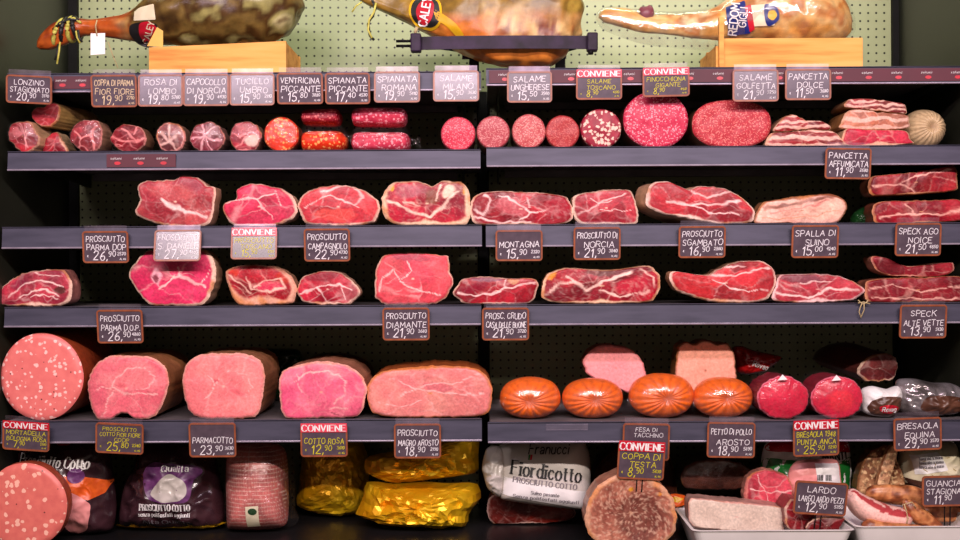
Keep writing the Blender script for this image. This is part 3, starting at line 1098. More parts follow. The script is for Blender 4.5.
def text_quads(t, h, w=0.1, serif=False, xs=1.0, slant=0.0, jit=0.0, seed=0):
    """lettering as pen strokes: quads in the text's own plane, baseline at 0"""
    rnd = random.Random(seed)
    quads = []
    x0 = 0.0
    for c in t:
        if c not in GL:
            x0 += 0.42 * h * xs
            continue
        gw, lines = GL[c]
        jy, js = rnd.uniform(-jit, jit) * h, 1 + rnd.uniform(-jit, jit)
        for ln in lines:
            P = [(x0 + (x * xs + y * slant + rnd.uniform(-jit, jit) * 0.35) * h * js, y * h * js + jy) for x, y in ln]
            for (a, b), (p, q) in zip(P[:-1], P[1:]):
                dx, dy = p - a, q - b
                L = math.hypot(dx, dy) or 1e-9
                ux, uy = dx / L, dy / L
                k = w * h * 0.5
                if serif:
                    k *= 0.55 + 1.15 * abs(uy) ** 2
                e = w * h * 0.35
                quads.append([(a - ux * e - uy * k, b - uy * e + ux * k), (a - ux * e + uy * k, b - uy * e - ux * k),
                              (p + ux * e + uy * k, q + uy * e - ux * k), (p + ux * e - uy * k, q + uy * e + ux * k)])
            if serif:
                for (ex, ey), (fx, fy) in ((P[0], P[1]), (P[-1], P[-2])):
                    if abs(ey - fy) > abs(ex - fx) * 1.4 and (abs(ey - jy) < 0.02 * h or ey > 0.6 * h):
                        sw, sh = 0.13 * h, 0.035 * h
                        quads.append([(ex - sw, ey - sh), (ex + sw, ey - sh), (ex + sw, ey + sh), (ex - sw, ey + sh)])
        x0 += (gw + 0.22) * h * xs
    return quads


# ------------------------------------------------------------------ price cards
def rrect(w, h, r, n=5):
    pts = []
    for cx, cy, a0 in ((w/2 - r, h/2 - r, 0), (-w/2 + r, h/2 - r, 90), (-w/2 + r, -h/2 + r, 180), (w/2 - r, -h/2 + r, 270)):
        for i in range(n + 1):
            a = math.radians(a0 + 90 * i / n)
            pts.append((cx + r * math.cos(a), cy + r * math.sin(a)))
    return pts


def flat_quads(quads, y):
    V, Fc = [], []
    for q in quads:
        n = len(V)
        V += [(a, y, b) for a, b in q]
        Fc.append((n, n + 1, n + 2, n + 3))
    return V, Fc


CARDS = [0]


def card(px, py, w, h, lines, price, label, ink='w', banner=None, roll=0.0, tilt=None, shine=False, Y=-0.012, yaw=0.0, hanger=True, group=None, unit=True, prongs=None, bm=None, small='AL KG', strip=False):
    CARDS[0] += 1
    rnd = random.Random(CARDS[0] * 5)
    s = (D + Y) / F
    W, H = w * s, h * s
    c = at(px, py, Y)
    if shine:
        lightd = Vector((0, LY - Y, LZ - c.z)).normalized()
        camd = Vector((0, -D - Y, Z0 - c.z)).normalized()
        b = (lightd + camd).normalized()
        a = -math.atan2(b.z, -b.y) + math.radians(shine if shine is not True else 3.0)
    else:
        a = math.radians(rnd.uniform(4, 8))
    if tilt is not None: a = math.radians(tilt)
    root = thing('price_card', (c.x, Y, c.z), label, 'price card', group, (a, math.radians(roll), math.radians(yaw)))
    mb = MB().prism(rrect(W - 0.002, H - 0.002, 0.006), 'y', 0.0, 0.002)
    panel = mb.build('slate_panel', M_SLATE, root, local=True)
    # brown border
    o, i = rrect(W, H, 0.0075), rrect(W - 0.0075, H - 0.0075, 0.004)
    n = len(o)
    V = [(x, -0.0012, z) for x, z in o] + [(x, -0.0012, z) for x, z in i] + [(x, 0.0024, z) for x, z in o] + [(x, 0.0, z) for x, z in i]
    Fc = []
    for k in range(n):
        j = (k + 1) % n
        Fc += [(k, j, n + j, n + k), (k, 2*n + k, 2*n + j, j), (n + k, n + j, 3*n + j, 3*n + k)]
    fix_normals(mk('border', V, Fc, M_FRAME, root, False, None, True))
    y = -0.0006
    ink_m = {'w': M_CHALK, 'y': M_YELLOW, 'c': M_CREAMINK}[ink]
    q = []
    top = H / 2 - 0.007
    if banner:
        bh = H * 0.24
        bw = W * 0.98
        ban = MB().box(-bw/2, bw/2, -0.0022, -0.0004, H/2 - bh, H/2 + H*0.03).build('banner', bm or M_RED, root, local=True)
        th = bh * 0.78
        xs = min(1.5, (bw * 0.94) / text_width(banner, th, 1.0))
        qq = text_quads(banner, th, 0.135, True, xs)
        wd = text_width(banner, th, xs)
        qq = [[(a_ - wd/2, b_ + H/2 - bh * 0.86) for a_, b_ in k] for k in qq]
        V, Fc = flat_quads(qq, -0.0027)
        fix_dir(mk('banner_lettering', V, Fc, M_WHITE, ban, False, None, True))
        top = H/2 - bh - 0.0015
    nl = len(lines)
    room = top - (-H/2 + 0.006)
    ph = min(0.0195, room * (0.34 if nl > 1 else 0.44))
    lh = (room - ph) / max(nl, 1)
    th = min(0.0122, lh * 0.66)
    for k, t in enumerate(lines):
        xs = min(1.25, (W * 0.84) / text_width(t, th, 1.0))
        wd = text_width(t, th, xs)
        x0 = (-wd/2 if k == 0 else min(W*0.43 - wd, -wd/2 + W * 0.04))
        z0 = top - lh * (k + 0.86)
        for qd in text_quads(t, th, 0.105, False, xs, 0.08, 0.09, CARDS[0] * 9 + k):
            q.append([(x0 + a_, z0 + b_) for a_, b_ in qd])
    if price:
        z0 = -H/2 + 0.0065
        if ',' in price:
            a1, a2 = price.split(',')
            for qd in text_quads(a1 + ',', ph, 0.095, False, 1.0, 0.12, 0.04, CARDS[0] + 77):
                q.append([(-W * 0.27 + a_, z0 + b_) for a_, b_ in qd])
            x1 = -W * 0.27 + text_width(a1 + ',', ph) + ph * 0.12
            for qd in text_quads(a2, ph * 0.58, 0.12, False, 1.1, 0.1, 0.04, CARDS[0] + 78):
                q.append([(x1 + a_, z0 + ph * 0.4 + b_) for a_, b_ in qd])
        for qd in text_quads('*', ph * 0.34, 0.16):
            q.append([(-W * 0.40 + a_, z0 + ph * 0.28 + b_) for a_, b_ in qd])
        if unit:
            for kk, (t, zz, hh) in enumerate(((str(rnd.choice((5, 4, 3, 2))) + str(rnd.randint(10, 89)) + '0', ph * 0.55, ph * 0.34), (small, 0.0, ph * 0.2))):
                wd = text_width(t, hh)
                for qd in text_quads(t, hh, 0.16, False, 1.0, 0.1, 0.05, CARDS[0] + kk):
                    q.append([(W * 0.43 - wd + a_, z0 + zz + b_) for a_, b_ in qd])
    V, Fc = flat_quads(q, y)
    fix_dir(mk('handwriting', V, Fc, ink_m, panel, False, None, True))
    if hanger:
        MB().box(-W * 0.46, W * 0.46, 0.003, 0.005, H * 0.28, H / 2 + 0.012).build('clear_holder', M_HOLDER, root, local=True)
    if strip:
        MB().box(-W * 0.47, W * 0.47, -0.003, -0.0006, H / 2 - 0.004, H / 2 + 0.012).build('holder_lip', M_HOLDER, root, local=True)
    if prongs:
        L = prongs * s
        for k in (-0.006, 0.006):
            MB().tube([(k, 0.003, -H/2 + 0.004), (k, 0.004, -H/2 - L)], 0.0014, 6).build('prong', M_BLACK, root, local=True)
    return root


# ------------------------------------------------------------------ draping helpers
from mathutils.bvhtree import BVHTree


def bvh_of(o):
    L = o.parent.location if o.parent else Vector((0, 0, 0))
    vs_ = [v.co + L for v in o.data.vertices]
    return BVHTree.FromPolygons(vs_, [tuple(p.vertices) for p in o.data.polygons])


class Drape:
    """prints and stickers that lie on a built surface"""
    def __init__(self, obj, Y):
        self.t = bvh_of(obj)
        self.root = obj.parent
        self.Y = Y

    def pt(self, px, py, off):
        Y = self.Y
        for _ in range(3):
            w = at(px, py, Y)
            h = self.t.ray_cast(Vector((w.x, -1.0, w.z)), Vector((0, 1, 0)))
            if h[0] is None:
                h = self.t.find_nearest(w)
            Y = h[0].y
        w = at(px, py, Y)
        return (w.x, Y - off, w.z)

    def patch(self, name, pts, mat, off=0.0015, label=None, smooth_outline=True):
        n = 48
        P = spline_closed(pts, n) if smooth_outline else Pillow._poly(None, pts, n)
        c = P.mean(0)
        K = 7
        V = [self.pt(c[0], c[1], off)]
        for k in range(1, K + 1):
            for i in range(n):
                p = c + (P[i] - c) * k / K
                V.append(self.pt(p[0], p[1], off))
        Fc = [(0, 1 + (i + 1) % n, 1 + i) for i in range(n)]
        for k in range(K - 1):
            for i in range(n):
                j = (i + 1) % n
                Fc.append((1 + k*n + i, 1 + k*n + j, 1 + (k+1)*n + j, 1 + (k+1)*n + i))
        return fix_dir(mk(name, V, Fc, mat, self.root, True, label=label))

    def write(self, text, x, y, h, mat, rot=0.0, w=0.12, serif=False, off=0.003, xs=1.0, name='lettering'):
        q = text_quads(text, h, w, serif, xs)
        wd = text_width(text, h, xs)
        cr, sr = math.cos(math.radians(rot)), math.sin(math.radians(rot))
        V, Fc = [], []
        for quad in q:
            n = len(V)
            for a, b in quad:
                a -= wd / 2; b -= h / 2
                V.append(self.pt(x + a * cr + b * sr, y + a * sr - b * cr, off))
            Fc.append((n, n + 1, n + 2, n + 3))
        return fix_dir(mk(name, V, Fc, mat, self.root, False))


def plate(name, pts, Y, mat, root, thick=0.001, label=None):
    P = [at(x, y, Y) for x, y in pts]
    mb = MB().prism([(p.x, p.z) for p in P], 'y', Y, Y + thick)
    return mb.build(name, mat, root, label=label)


# ------------------------------------------------------------------ the case
XL, XR = -1.075, 1.10
YB = 0.475
ZB = zrow(548)


def struct(name, mb, mat):
    o = mb.build(name, mat)
    o['kind'] = 'structure'
    return o


struct('floor', MB().box(-3, 3, -3.2, 0.7, -0.05, 0.0), M_FLOOR)
struct('wall_back', MB().box(-1.051, 1.083, YB, YB + 0.02, ZB - 0.05, Z0 + 0.95), M_PEG)
struct('wall_left', MB().box(XL - 0.03, XL, -0.02, YB + 0.04, 0, Z0 + 0.95), M_DARKWALL)
struct('wall_right', MB().box(XR, XR + 0.03, -0.02, YB + 0.04, 0, Z0 + 0.95), M_DARKWALL)
struct('trim_1', MB().box(XL, -1.052, YB - 0.012, YB + 0.02, ZB - 0.05, Z0 + 0.95), M_BLACK)
struct('trim_2', MB().box(1.084, XR, YB - 0.012, YB + 0.02, ZB - 0.05, Z0 + 0.95), M_BLACK)

t = thing('upright_post', (0.009, 0.455, ZB), 'black slotted steel upright between the two bays of shelves', 'post')
MB().box(-0.006, 0.024, 0.455, 0.4745, ZB + 0.001, zrow(62), 0.003).build('post', M_BLACK, t)
slots = MB()
t2 = thing('display_deck', (0, 0.1, 0), 'dark steel display deck under the lowest row of bags and trays', 'counter')
MB().box(XL + 0.002, XR - 0.002, -0.16, YB - 0.014, ZB - 0.03, ZB, 0.004).build('deck_top', M_DECK, t2)
MB().box(XL + 0.002, XR - 0.002, -0.15, -0.12, 0.001, ZB - 0.031).build('front_panel', M_DARKWALL, t2)
MB().box(XL + 0.002, XR - 0.002, -0.168, -0.161, ZB - 0.05, ZB + 0.002, 0.002).build('front_edge', M_EDGE, t2)


def shelf(top, bot, x0, x1, label, rail=M_RAIL, lead=0.0):
    z, zb = zrow(top), zrow(bot)
    X0, X1 = (x0 - 480) / 450, (x1 - 480) / 450
    r = thing('shelf', ((X0 + X1) / 2, 0.24, z - 0.02), label, 'shelf', 'shelves of the wall case')
    MB().box(X0 + 0.004, X1 - 0.004, 0.006, YB - 0.002, z - 0.016, z, 0.002).build('shelf_board', M_SHELF, r)
    MB().prism([(0.003, z + 0.001), (0.0055, z + 0.001), (0.0055, zb), (-0.001, zb)], 'x', X0, X1).build('price_rail', rail, r)
    MB().box(X0, X1, -0.004, 0.005, zb - 0.0035, zb + 0.0005, 0.0012).build('rail_bottom_edge', M_EDGE, r)
    MB().box(X0, X1, -0.001, 0.006, z + 0.0012, z + 0.003, 0.0007).build('rail_top_edge', M_RAIL, r)
    for xx in (X0 + 0.03, X1 - 0.045):
        MB().prism([(0.03, z - 0.0165), (0.03, z - 0.024), (YB - 0.04, z - 0.05), (YB - 0.016, z - 0.05), (YB - 0.016, z - 0.0165)], 'x', xx, xx + 0.004).build('bracket', M_DARKWALL, r)
    # stiffening lip under the back of the board
    MB().box(X0 + 0.05, X1 - 0.06, YB - 0.05, YB - 0.03, z - 0.034, z - 0.0165).build('back_stiffener', M_SHELF, r)
    return r


def logo_marks(root, px0, px1, n, y, Y, lbl=None, top=None, bot=None):
    """the maroon printed insert of a rail: a line of small white script over a red lozenge, repeated"""
    P0, P1 = at(px0, top, Y), at(px1, top, Y)
    zt, zb_ = at(px0, top, Y).z, at(px0, bot, Y).z
    zt = zrow(top); zb_ = zrow(bot)
    MB().box(P0.x, P1.x, -0.0035, -0.0015, zb_, zt).build('printed_strip', M_MAROON, root)
    h = (bot - top)
    for i in range(n):
        px = px0 + (px1 - px0) * (i + 0.5) / n
        x = (px - 480) / 450
        zc = (zt + zb_) / 2
        V, Fc = flat_quads([[(x + (a - 7) / 450, zc + (b + 1.2) / 450) for a, b in q] for q in text_quads('salumi', h * 0.17, 0.12, False, 1.5, 0.2)], -0.0038)
        V2 = V
        fix_dir(mk('white_script', V2, Fc, M_WHITE, root, False))
        lo = [(x + math.cos(a) * 3.2 / 450, zc - 2.6 / 450 + math.sin(a) * 1.7 / 450) for a in [k * math.pi / 8 for k in range(16)]]
        MB().prism(lo, 'y', -0.0044, -0.0036).build('red_lozenge', M_RED, root)


S0L, S0R, S2, S3 = 72.5, 69.6, 226, 306
S1L, S1R, S4L, S4R = 150.5, 148.5, 420, 423.5
a = shelf(S0L, 89, 8, 482, 'top shelf of the bay carrying the cured ham in a cradle with striped rope', M_RAIL)
logo_marks(a, 54, 94, 2, 84, 0, None, 74.5, 87)
b = shelf(S0R, 84.5, 487, 975, 'top shelf of the bay carrying the film-wrapped ham, maroon printed rail', M_RAIL)
logo_marks(b, 489, 557, 2, 78, 0, None, 70.6, 83.5)
logo_marks(b, 557, 973, 14, 78, 0, None, 70.6, 83.5)
c1 = shelf(S1L, 167, 8, 481, 'shelf holding cut coppa and small salami halves, short maroon strip on its rail')
logo_marks(c1, 107, 176, 3, 158, 0, None, 152.5, 165.5)
shelf(S1R, 165.5, 487, 975, 'shelf holding round salami, pancetta slabs and the netted salami end')
shelf(S2, 245, 2, 482, 'shelf holding four raw hams directly above the row with the diamond-cut ham')
shelf(S2, 245.5, 486, 975, 'shelf holding long raw hams and stacked speck above the bound ham')
shelf(S3, 323.5, 4, 481, 'shelf holding the raw ham halves above the cooked hams and large mortadella')
shelf(S3, 324, 486, 975, 'shelf holding raw hams and speck above the orange cased roasts')
shelf(S4L, 439.5, 0, 481, 'deep-railed shelf holding the mortadella and four sliced cooked hams')
shelf(S4R, 441.5, 487, 975, 'deep-railed shelf holding orange cased roasts and round bresaola')
ZS1L, ZS1R, ZS2, ZS3, ZS4L, ZS4R = zrow(S1L), zrow(S1R), zrow(S2), zrow(S3), zrow(S4L), zrow(S4R)
ZT_L, ZT_R = zrow(S0L), zrow(S0R)

# ------------------------------------------------------------------ top row: whole hams
t = thing('ham_cradle', (at(220, 60, 0.13).x, 0.13, ZT_L), 'pale pine box cradle under the dark mouldy ham', 'wooden box')
Y = 0.03
p0, p1 = at(149, 70, Y), at(286, 70, Y)
zt0, zt1 = at(150, 47.5, Y).z, at(285, 41, Y).z
MB().prism([(p0.x, ZT_L + .001), (p1.x, ZT_L + .001), (p1.x, zt1), (p0.x, zt0)], 'y', Y, Y + 0.014).build('front_board', M_WOOD, t)
MB().prism([(p0.x, ZT_L + .001), (p1.x, ZT_L + .001), (p1.x, zt1), (p0.x, zt0)], 'y', Y + 0.2, Y + 0.214).build('back_board', M_WOOD, t)
MB().box(p1.x - 0.0145, p1.x - 0.0005, Y + 0.0145, Y + 0.1995, ZT_L + .001, zt1 - 0.002).build('end_board', M_WOOD, t)
MB().box(p0.x + 0.0005, p0.x + 0.0145, Y + 0.0145, Y + 0.1995, ZT_L + .001, zt0 - 0.012).build('end_board', M_WOOD, t)

t = thing('ham_cradle', (at(792, 60, 0.13).x, 0.13, ZT_R), 'orange-toned pine box cradle with tall end under the film-wrapped ham', 'wooden box')
p0, p1 = at(722, 67, Y), at(863, 67, Y)
zt0 = at(792, 38, Y).z
MB().box(p0.x, p1.x, Y, Y + 0.014, ZT_R + .001, zt0, 0.0015).build('front_board', M_WOOD, t)
MB().box(p0.x, p1.x, Y + 0.175, Y + 0.189, ZT_R + .001, zt0, 0.0015).build('back_board', M_WOOD, t)
MB().box(p1.x - 0.0145, p1.x - 0.0005, Y + 0.0145, Y + 0.1745, ZT_R + .001, zt0 - 0.004).build('end_board', M_WOOD, t)
MB().box(p0.x - 0.0135, p0.x - 0.0005, Y, Y + 0.189, ZT_R + .001, at(718, 46, Y).z).build('end_board', M_WOOD, t)
MB().box(p0.x - 0.0085, p0.x + 0.002, Y - 0.012, Y - 0.0005, ZT_R + .001, at(718, 18, Y).z).build('corner_post', M_WOOD, t)


def tones(stops, scale, seed, edge=0.12):
    L = [lin(s) for s in stops]

    def f(p):
        v = noise.noise(p * scale + Vector((seed, 0, 0))) + 0.5 * noise.noise(p * scale * 2.3 + Vector((0, seed, 0))) + 0.3 * noise.noise(p * scale * 5.1)
        t_ = min(0.999, max(0, 0.5 + v * 0.62)) * (len(L) - 1)
        i = int(t_)
        u = t_ - i
        u = u * u * (3 - 2 * u)
        return L[i] + (L[i + 1] - L[i]) * u
    return f


# ham with rope
YA = 0.14
hamA = thing('cured_ham', (at(220, 44, YA).x, YA, ZT_L + 0.05), 'whole dark mouldy cured ham with yellow and black rope at its trotter', 'ham')
mold = tones([(44, 28, 12), (84, 62, 28), (112, 90, 44), (70, 46, 20), (150, 142, 84), (190, 182, 128), (92, 56, 26)], 9, 4.2)
warm = tones([(92, 38, 14), (150, 62, 20), (176, 84, 30), (120, 46, 18), (196, 110, 60)], 11, 2.2)


def colA(u, an, p):
    k = sstep(0.40, 0.50, np.array([u + 0.05 * noise.noise(p * 25)]))[0]
    return warm(p) * (1 - k) + mold(p) * k


bodyA = loft('ham_body', [(39, 48, 2, .012), (45, 43, 8, .022), (60, 34, 12, .028), (78, 28, 9.5, .026), (92, 28, 8, .024), (112, 28, 10.5, .03), (136, 26, 16, .045), (158, 20, 25, .07), (195, 10, 36, .092), (235, 5, 40, .096), (270, 6, 38, .09), (290, 9, 28, .07), (299, 11, 13, .035), (301, 12, 2, .008)],
             YA, M_HAM, hamA, colA, n=120, seg=84, bump=0.10, seed=2)
da = Drape(bodyA, YA)
da.patch('paper_band', [(135, 9), (154, 4), (156, 20), (134, 21)], M_CREAMPAPER, 0.0035, smooth_outline=False)
da.patch('oval_label', [(131, 25), (145, 22), (157, 25), (160, 40), (150, 48), (138, 44), (130, 34)], M_BLACKPRINT, 0.002)
da.patch('label_centre', [(140, 24), (150, 22), (157, 29), (155, 40), (147, 43), (140, 36)], M_RED, 0.003, label='red centre of the oval label')
da.write('CALEY', 149, 33, 6, M_CREAMPAPER, rot=-74, w=0.16, off=0.0042)
plate('yellow_tag', [(147, 46), (157, 27), (163, 31), (163, 47)], YA - 0.085, M_YELLABEL, hamA)
rope_y, rope_b = MB(), MB()
sA = (D + YA) / F
for k, (cx, cy, rz, tilt) in enumerate([(60, 33, 13, .35), (66, 31, 12.5, .2), (72, 29.5, 11.5, .1), (77, 28.5, 10.5, -.15)]):
    pts = []
    for i in range(33):
        an = 2 * math.pi * i / 32
        c_ = at(cx, cy, YA)
        pts.append((c_.x + tilt * rz * sA * math.sin(an), YA - 0.031 * math.cos(an), c_.z + rz * sA * math.sin(an)))
    (rope_y if k % 2 == 0 else rope_b).tube(pts, 0.0052, 6)
def px_tube(mb, pts, Y, r):
    mb.tube([at(x, y, Y) for x, y in pts], r, 6)
px_tube(rope_b, [(78, 30), (79, 38), (82, 42)], YA - 0.035, 0.003)
px_tube(rope_y, [(76, 31), (77, 37), (80, 43)], YA - 0.035, 0.0025)
px_tube(rope_b, [(58, 44), (57, 54), (55, 60)], YA - 0.03, 0.0022)
px_tube(rope_y, [(60, 42), (59, 52), (57, 64)], YA - 0.03, 0.0022)
px_tube(rope_b, [(53, 30), (60, 23), (70, 19), (79, 20)], YA - 0.03, 0.0035)
px_tube(rope_y, [(55, 27), (64, 21), (74, 18), (81, 23)], YA - 0.03, 0.003)
rope_y.build('yellow_rope', M_ROPE, hamA, True)
rope_b.build('black_rope', M_BLACKPRINT, hamA, True)
plate('paper_tag', [(90.5, 33.5), (105, 33), (105, 54), (90.5, 55)], YA - 0.035, M_WHITE, hamA, 0.001, 'blank white paper tag')
tg = MB(); px_tube(tg, [(97, 20), (95.5, 26), (97, 36)], YA - 0.037, 0.0016); px_tube(tg, [(108, 42), (113, 56), (118, 68)], YA - 0.03, 0.0011)
tg.build('tag_string', M_STRING, hamA, True)

# ham in its steel clamp
YBm = 0.14
hamB = thing('cured_ham', (at(520, 68, YBm).x, YBm, ZT_R), 'whole golden-brown cured ham held in a purple-grey steel clamp', 'ham')
ol = tones([(96, 66, 20), (150, 116, 44), (120, 92, 34), (176, 146, 62), (140, 88, 40)], 9, 8.3)
fl = tones([(140, 78, 36), (184, 138, 78), (204, 170, 112), (112, 54, 36), (170, 112, 64)], 15, 5.1)
orr = tones([(150, 70, 20), (196, 110, 36), (214, 130, 50), (160, 80, 30)], 10, 1.7)
zmB = at(500, 25, YBm).z


def colB(u, an, p):
    z = p.z - zmB + 0.01 * noise.noise(p * 14)
    top = sstep(-0.012, 0.02, np.array([z]))[0]
    face = sstep(-0.03, 0.06, np.array([p.x - at(490, 20, YBm).x + 0.03 * noise.noise(p * 10)]))[0] * (1 - top)
    low = sstep(-0.055, -0.075, np.array([z]))[0]
    c_ = ol(p) * top + orr(p) * (1 - top)
    c_ = c_ * (1 - face) + fl(p) * face
    return c_ * (1 - low) + orr(p) * low


bodyB = loft('ham_body', [(352, -10, 6, .016), (370, -4, 9, .02), (388, 3, 10, .022), (410, 10, 13, .032), (432, 15, 20, .05), (460, 18, 31, .07), (495, 22, 42, .082), (530, 23, 45, .086), (556, 24, 41, .08), (572, 26, 30, .06), (579, 28, 15, .03), (581, 28, 3, .008)],
             YBm, M_HAM, hamB, colB, n=110, seg=84, bump=0.09, seed=5, flat=3.4)
mzz = min((hamB.location + v.co).z for v in bodyB.data.vertices)
db = Drape(bodyB, YBm)
db.patch('oval_label', [(411, 2), (424, -8), (440, 2), (441, 22), (432, 31), (416, 26), (409, 14)], M_GOLD, 0.002)
db.patch('label_ring', [(413, 3), (424, -5), (438, 3), (439, 21), (431, 28), (417, 24), (411, 14)], M_BLACKPRINT, 0.003)
db.patch('label_centre', [(419, 4), (428, -2), (434, 5), (432, 18), (426, 26), (419, 22), (416, 12)], M_RED, 0.004, label='red centre of the oval label')
db.write('CALEY', 425, 12, 8, M_WHITE, rot=-80, w=0.18, off=0.0055)
db.patch('yellow_band', [(434, 10), (444, 15), (456, 24), (464, 36), (458, 38), (447, 27), (436, 19)], M_YELLABEL, 0.003)
r2 = MB(); px_tube(r2, [(372, 0), (376, 8), (373, 16), (368, 24), (370, 36), (374, 40)], YBm - 0.03, 0.0035)
r2.build('black_rope', M_BLACKPRINT, hamB, True)
r3 = MB(); px_tube(r3, [(376, 3), (374, 12), (369, 20), (368, 30), (372, 38)], YBm - 0.034, 0.0026); px_tube(r3, [(362, 2), (356, 6), (352, 12)], YBm - 0.03, 0.002)
r3.build('yellow_rope', M_ROPE, hamB, True)
clip = MB(); px_tube(clip, [(417, 27), (415, 33)], YBm - 0.05, 0.004)
clip.build('seal', M_STRING, hamB, True)

cl = thing('ham_clamp', (at(500, 70, YBm).x, YBm, ZT_R), 'purple-grey steel ham clamp with bolted ends around the golden ham', 'ham holder')
zc0, zc1 = at(500, 49.5, 0.05).z, at(500, 36.5, 0.05).z
x0, x1 = at(416, 43, 0.05).x, at(592, 43, 0.05).x
pts = []
n = 40
for i in range(n + 1):
    u = i / n
    x = x0 + (x1 - x0) * u
    pts.append((x, 0.05 - 0.012 * math.sin(math.pi * u) ** 0.7))
MB().prism(pts + [(x, y + 0.005) for x, y in pts[::-1]], 'z', zc0, zc1).build('front_band', M_STRAP, cl, False)
xb0, xb1 = at(462, 40, 0.25).x, at(566, 40, 0.25).x
zb0, zb1 = zc0 + 0.012, zc1 + 0.022
MB().box(xb0, xb1, 0.245, 0.25, zb0, zb1).build('back_band', M_STRAP, cl)
for xa, xb_ in ((x0, xb0), (x1, xb1)):
    MB().tube([(xa, 0.06, (zc0 + zc1) / 2), (xb_, 0.246, (zb0 + zb1) / 2)], 0.004, 8).build('tie_rod', M_BLACK, cl, True)
for xx, nm in ((x0, 'end_plate'), (x1, 'end_plate')):
    MB().box(xx - 0.012, xx + 0.012, 0.034, 0.062, zc0 - 0.006, zc1 + 0.006, 0.003).build(nm, M_STRAP, cl)
for dzz in (-0.006, 0.005):
    MB().tube([(x0 - 0.045, 0.048, (zc0 + zc1) / 2 + dzz), (x0 - 0.01, 0.048, (zc0 + zc1) / 2 + dzz)], 0.0032, 8).build('bolt', M_BLACK, cl, True)
MB().tube([(x1 - 0.004, 0.04, zc0 - 0.014), (x1 - 0.004, 0.04, zc0 - 0.004)], 0.006, 8).build('bolt', M_BLACK, cl, True)
xm = at(474, 60, 0.25).x
MB().box(xm - 0.012, xm + 0.012, 0.236, 0.252, ZT_R + 0.001, zb0 + 0.01, 0.002).build('leg', M_BLACK, cl)
xm = at(560, 60, 0.25).x
MB().box(xm - 0.012, xm + 0.012, 0.236, 0.252, ZT_R + 0.001, zb0 + 0.01, 0.002).build('leg', M_BLACK, cl)

# ham in film
YC = 0.125
hamC = thing('cured_ham', (at(770, 40, YC).x, YC, ZT_R + 0.05), 'whole cured ham sealed in clear film with blue and gold label', 'ham')
cc = tones([(170, 100, 30), (214, 152, 70), (226, 180, 110), (196, 120, 50), (232, 200, 150), (150, 84, 60)], 12, 6.4)
pathC = [(599, 16, 2, .01), (606, 16, 7, .018), (625, 18, 10, .02), (645, 24, 9, .022), (668, 25, 10, .024), (695, 26, 12.5, .03), (718, 24, 17, .042), (745, 18, 27, .06), (775, 14, 34, .07), (803, 14, 35, .07), (826, 20, 28, .056), (841, 28, 17, .036), (849, 33, 5, .012)]
bodyC = loft('ham_body', pathC, YC, M_HAM, hamC, lambda u, an, p: cc(p), n=110, seg=72, bump=0.08, seed=9)
kn = loft('joint', [(640, 8, 2, .008), (644, 12, 8, .014), (649, 14, 8, .014), (653, 16, 3, .008)], YC - 0.008, M_HAM, hamC, lambda u, an, p: lin((120, 60, 70)), n=18, seg=20)
loft('plastic_film', [(596, 16, 4, .014), (606, 18, 12, .022), (640, 26, 17, .027), (680, 30, 19, .032), (720, 28, 23, .046), (745, 19, 29.5, .065), (775, 14, 36.5, .075), (803, 14, 37.5, .075), (826, 20, 30.5, .061), (843, 29, 18.5, .04), (852, 35, 5, .014)],
     YC, film_mat('ham_film', (250, 255, 240), 0.16, 0.1, 1.0, 28), hamC, None, n=90, seg=60, bump=0.04, seed=12)
dc = Drape(bodyC, YC)
dc.patch('blue_label', [(725, 8), (744, 1), (750, 34), (728, 37)], M_BLUE, 0.007, smooth_outline=False)
dc.patch('red_band', [(744, 7), (750, 5), (754, 30), (749, 33)], M_RED, 0.0075, smooth_outline=False)
dc.patch('cream_label', [(749, 6), (772, 4), (774, 26), (752, 27)], M_CREAMPAPER, 0.007, smooth_outline=False)
dc.patch('seal_label', [(764, 5), (776, 8), (778, 20), (768, 27), (764, 20)], M_BLUE, 0.008, label='blue seal with a gold centre')
dc.patch('gold_seal', [(768, 12), (773, 11), (776, 16), (772, 21), (767, 18)], M_YELLABEL, 0.009)
dc.write('REDOM', 733, 20, 8, M_WHITE, rot=-84, w=0.16, off=0.0095)
dc.write('GIGLI', 742, 18, 7, M_WHITE, rot=-84, w=0.14, off=0.0095)

# ------------------------------------------------------------------ first row: coppa, salami, pancetta
LOIN = dict(meat=(176, 30, 52), dark=(140, 20, 42), fat=(230, 150, 150), rimc=(214, 160, 130), rim=(1, 1.5, 1.5, 1), vein=0.25)
COPPA = dict(meat=(160, 28, 48), dark=(122, 16, 36), fat=(224, 132, 130), rimc=(226, 150, 140), rim=(1, 1, 1, 1), vein=0.25)
G1 = 'cut cured loins and coppas'
piece('cured_loin', 'half cured loin in loose film, lowest at the end under the slanted card', 'cured meat', [(7.5, 134), (10, 122), (16, 117.5), (29, 117.5), (34, 125), (39, 134), (36, 143), (27, 149), (21, 148), (14, 142)], 0.03, 0.11, ZS1L, G1,
      {**LOIN, 'seams': [([(20, 120), (25, 130), (28, 144)], 1.3), ([(24, 118), (27, 130), (26, 146)], 0.8)]}, (190, 150, 110), drift=(0.02, 0), film=M_FILM2)
piece('cured_loin', 'cured loin lying on top of the two others, golden casing behind its cut', 'cured meat', [(31, 112), (36, 107), (44, 107), (50, 102.5), (57, 104), (60, 111), (58, 120), (52, 126), (45, 127), (37, 124), (32, 118)], 0.05, 0.2, None, G1,
      {**LOIN, 'meat': (200, 66, 80), 'dark': (176, 50, 66), 'vein': 0.15}, (176, 140, 80), drift=(0.05, 0.0))
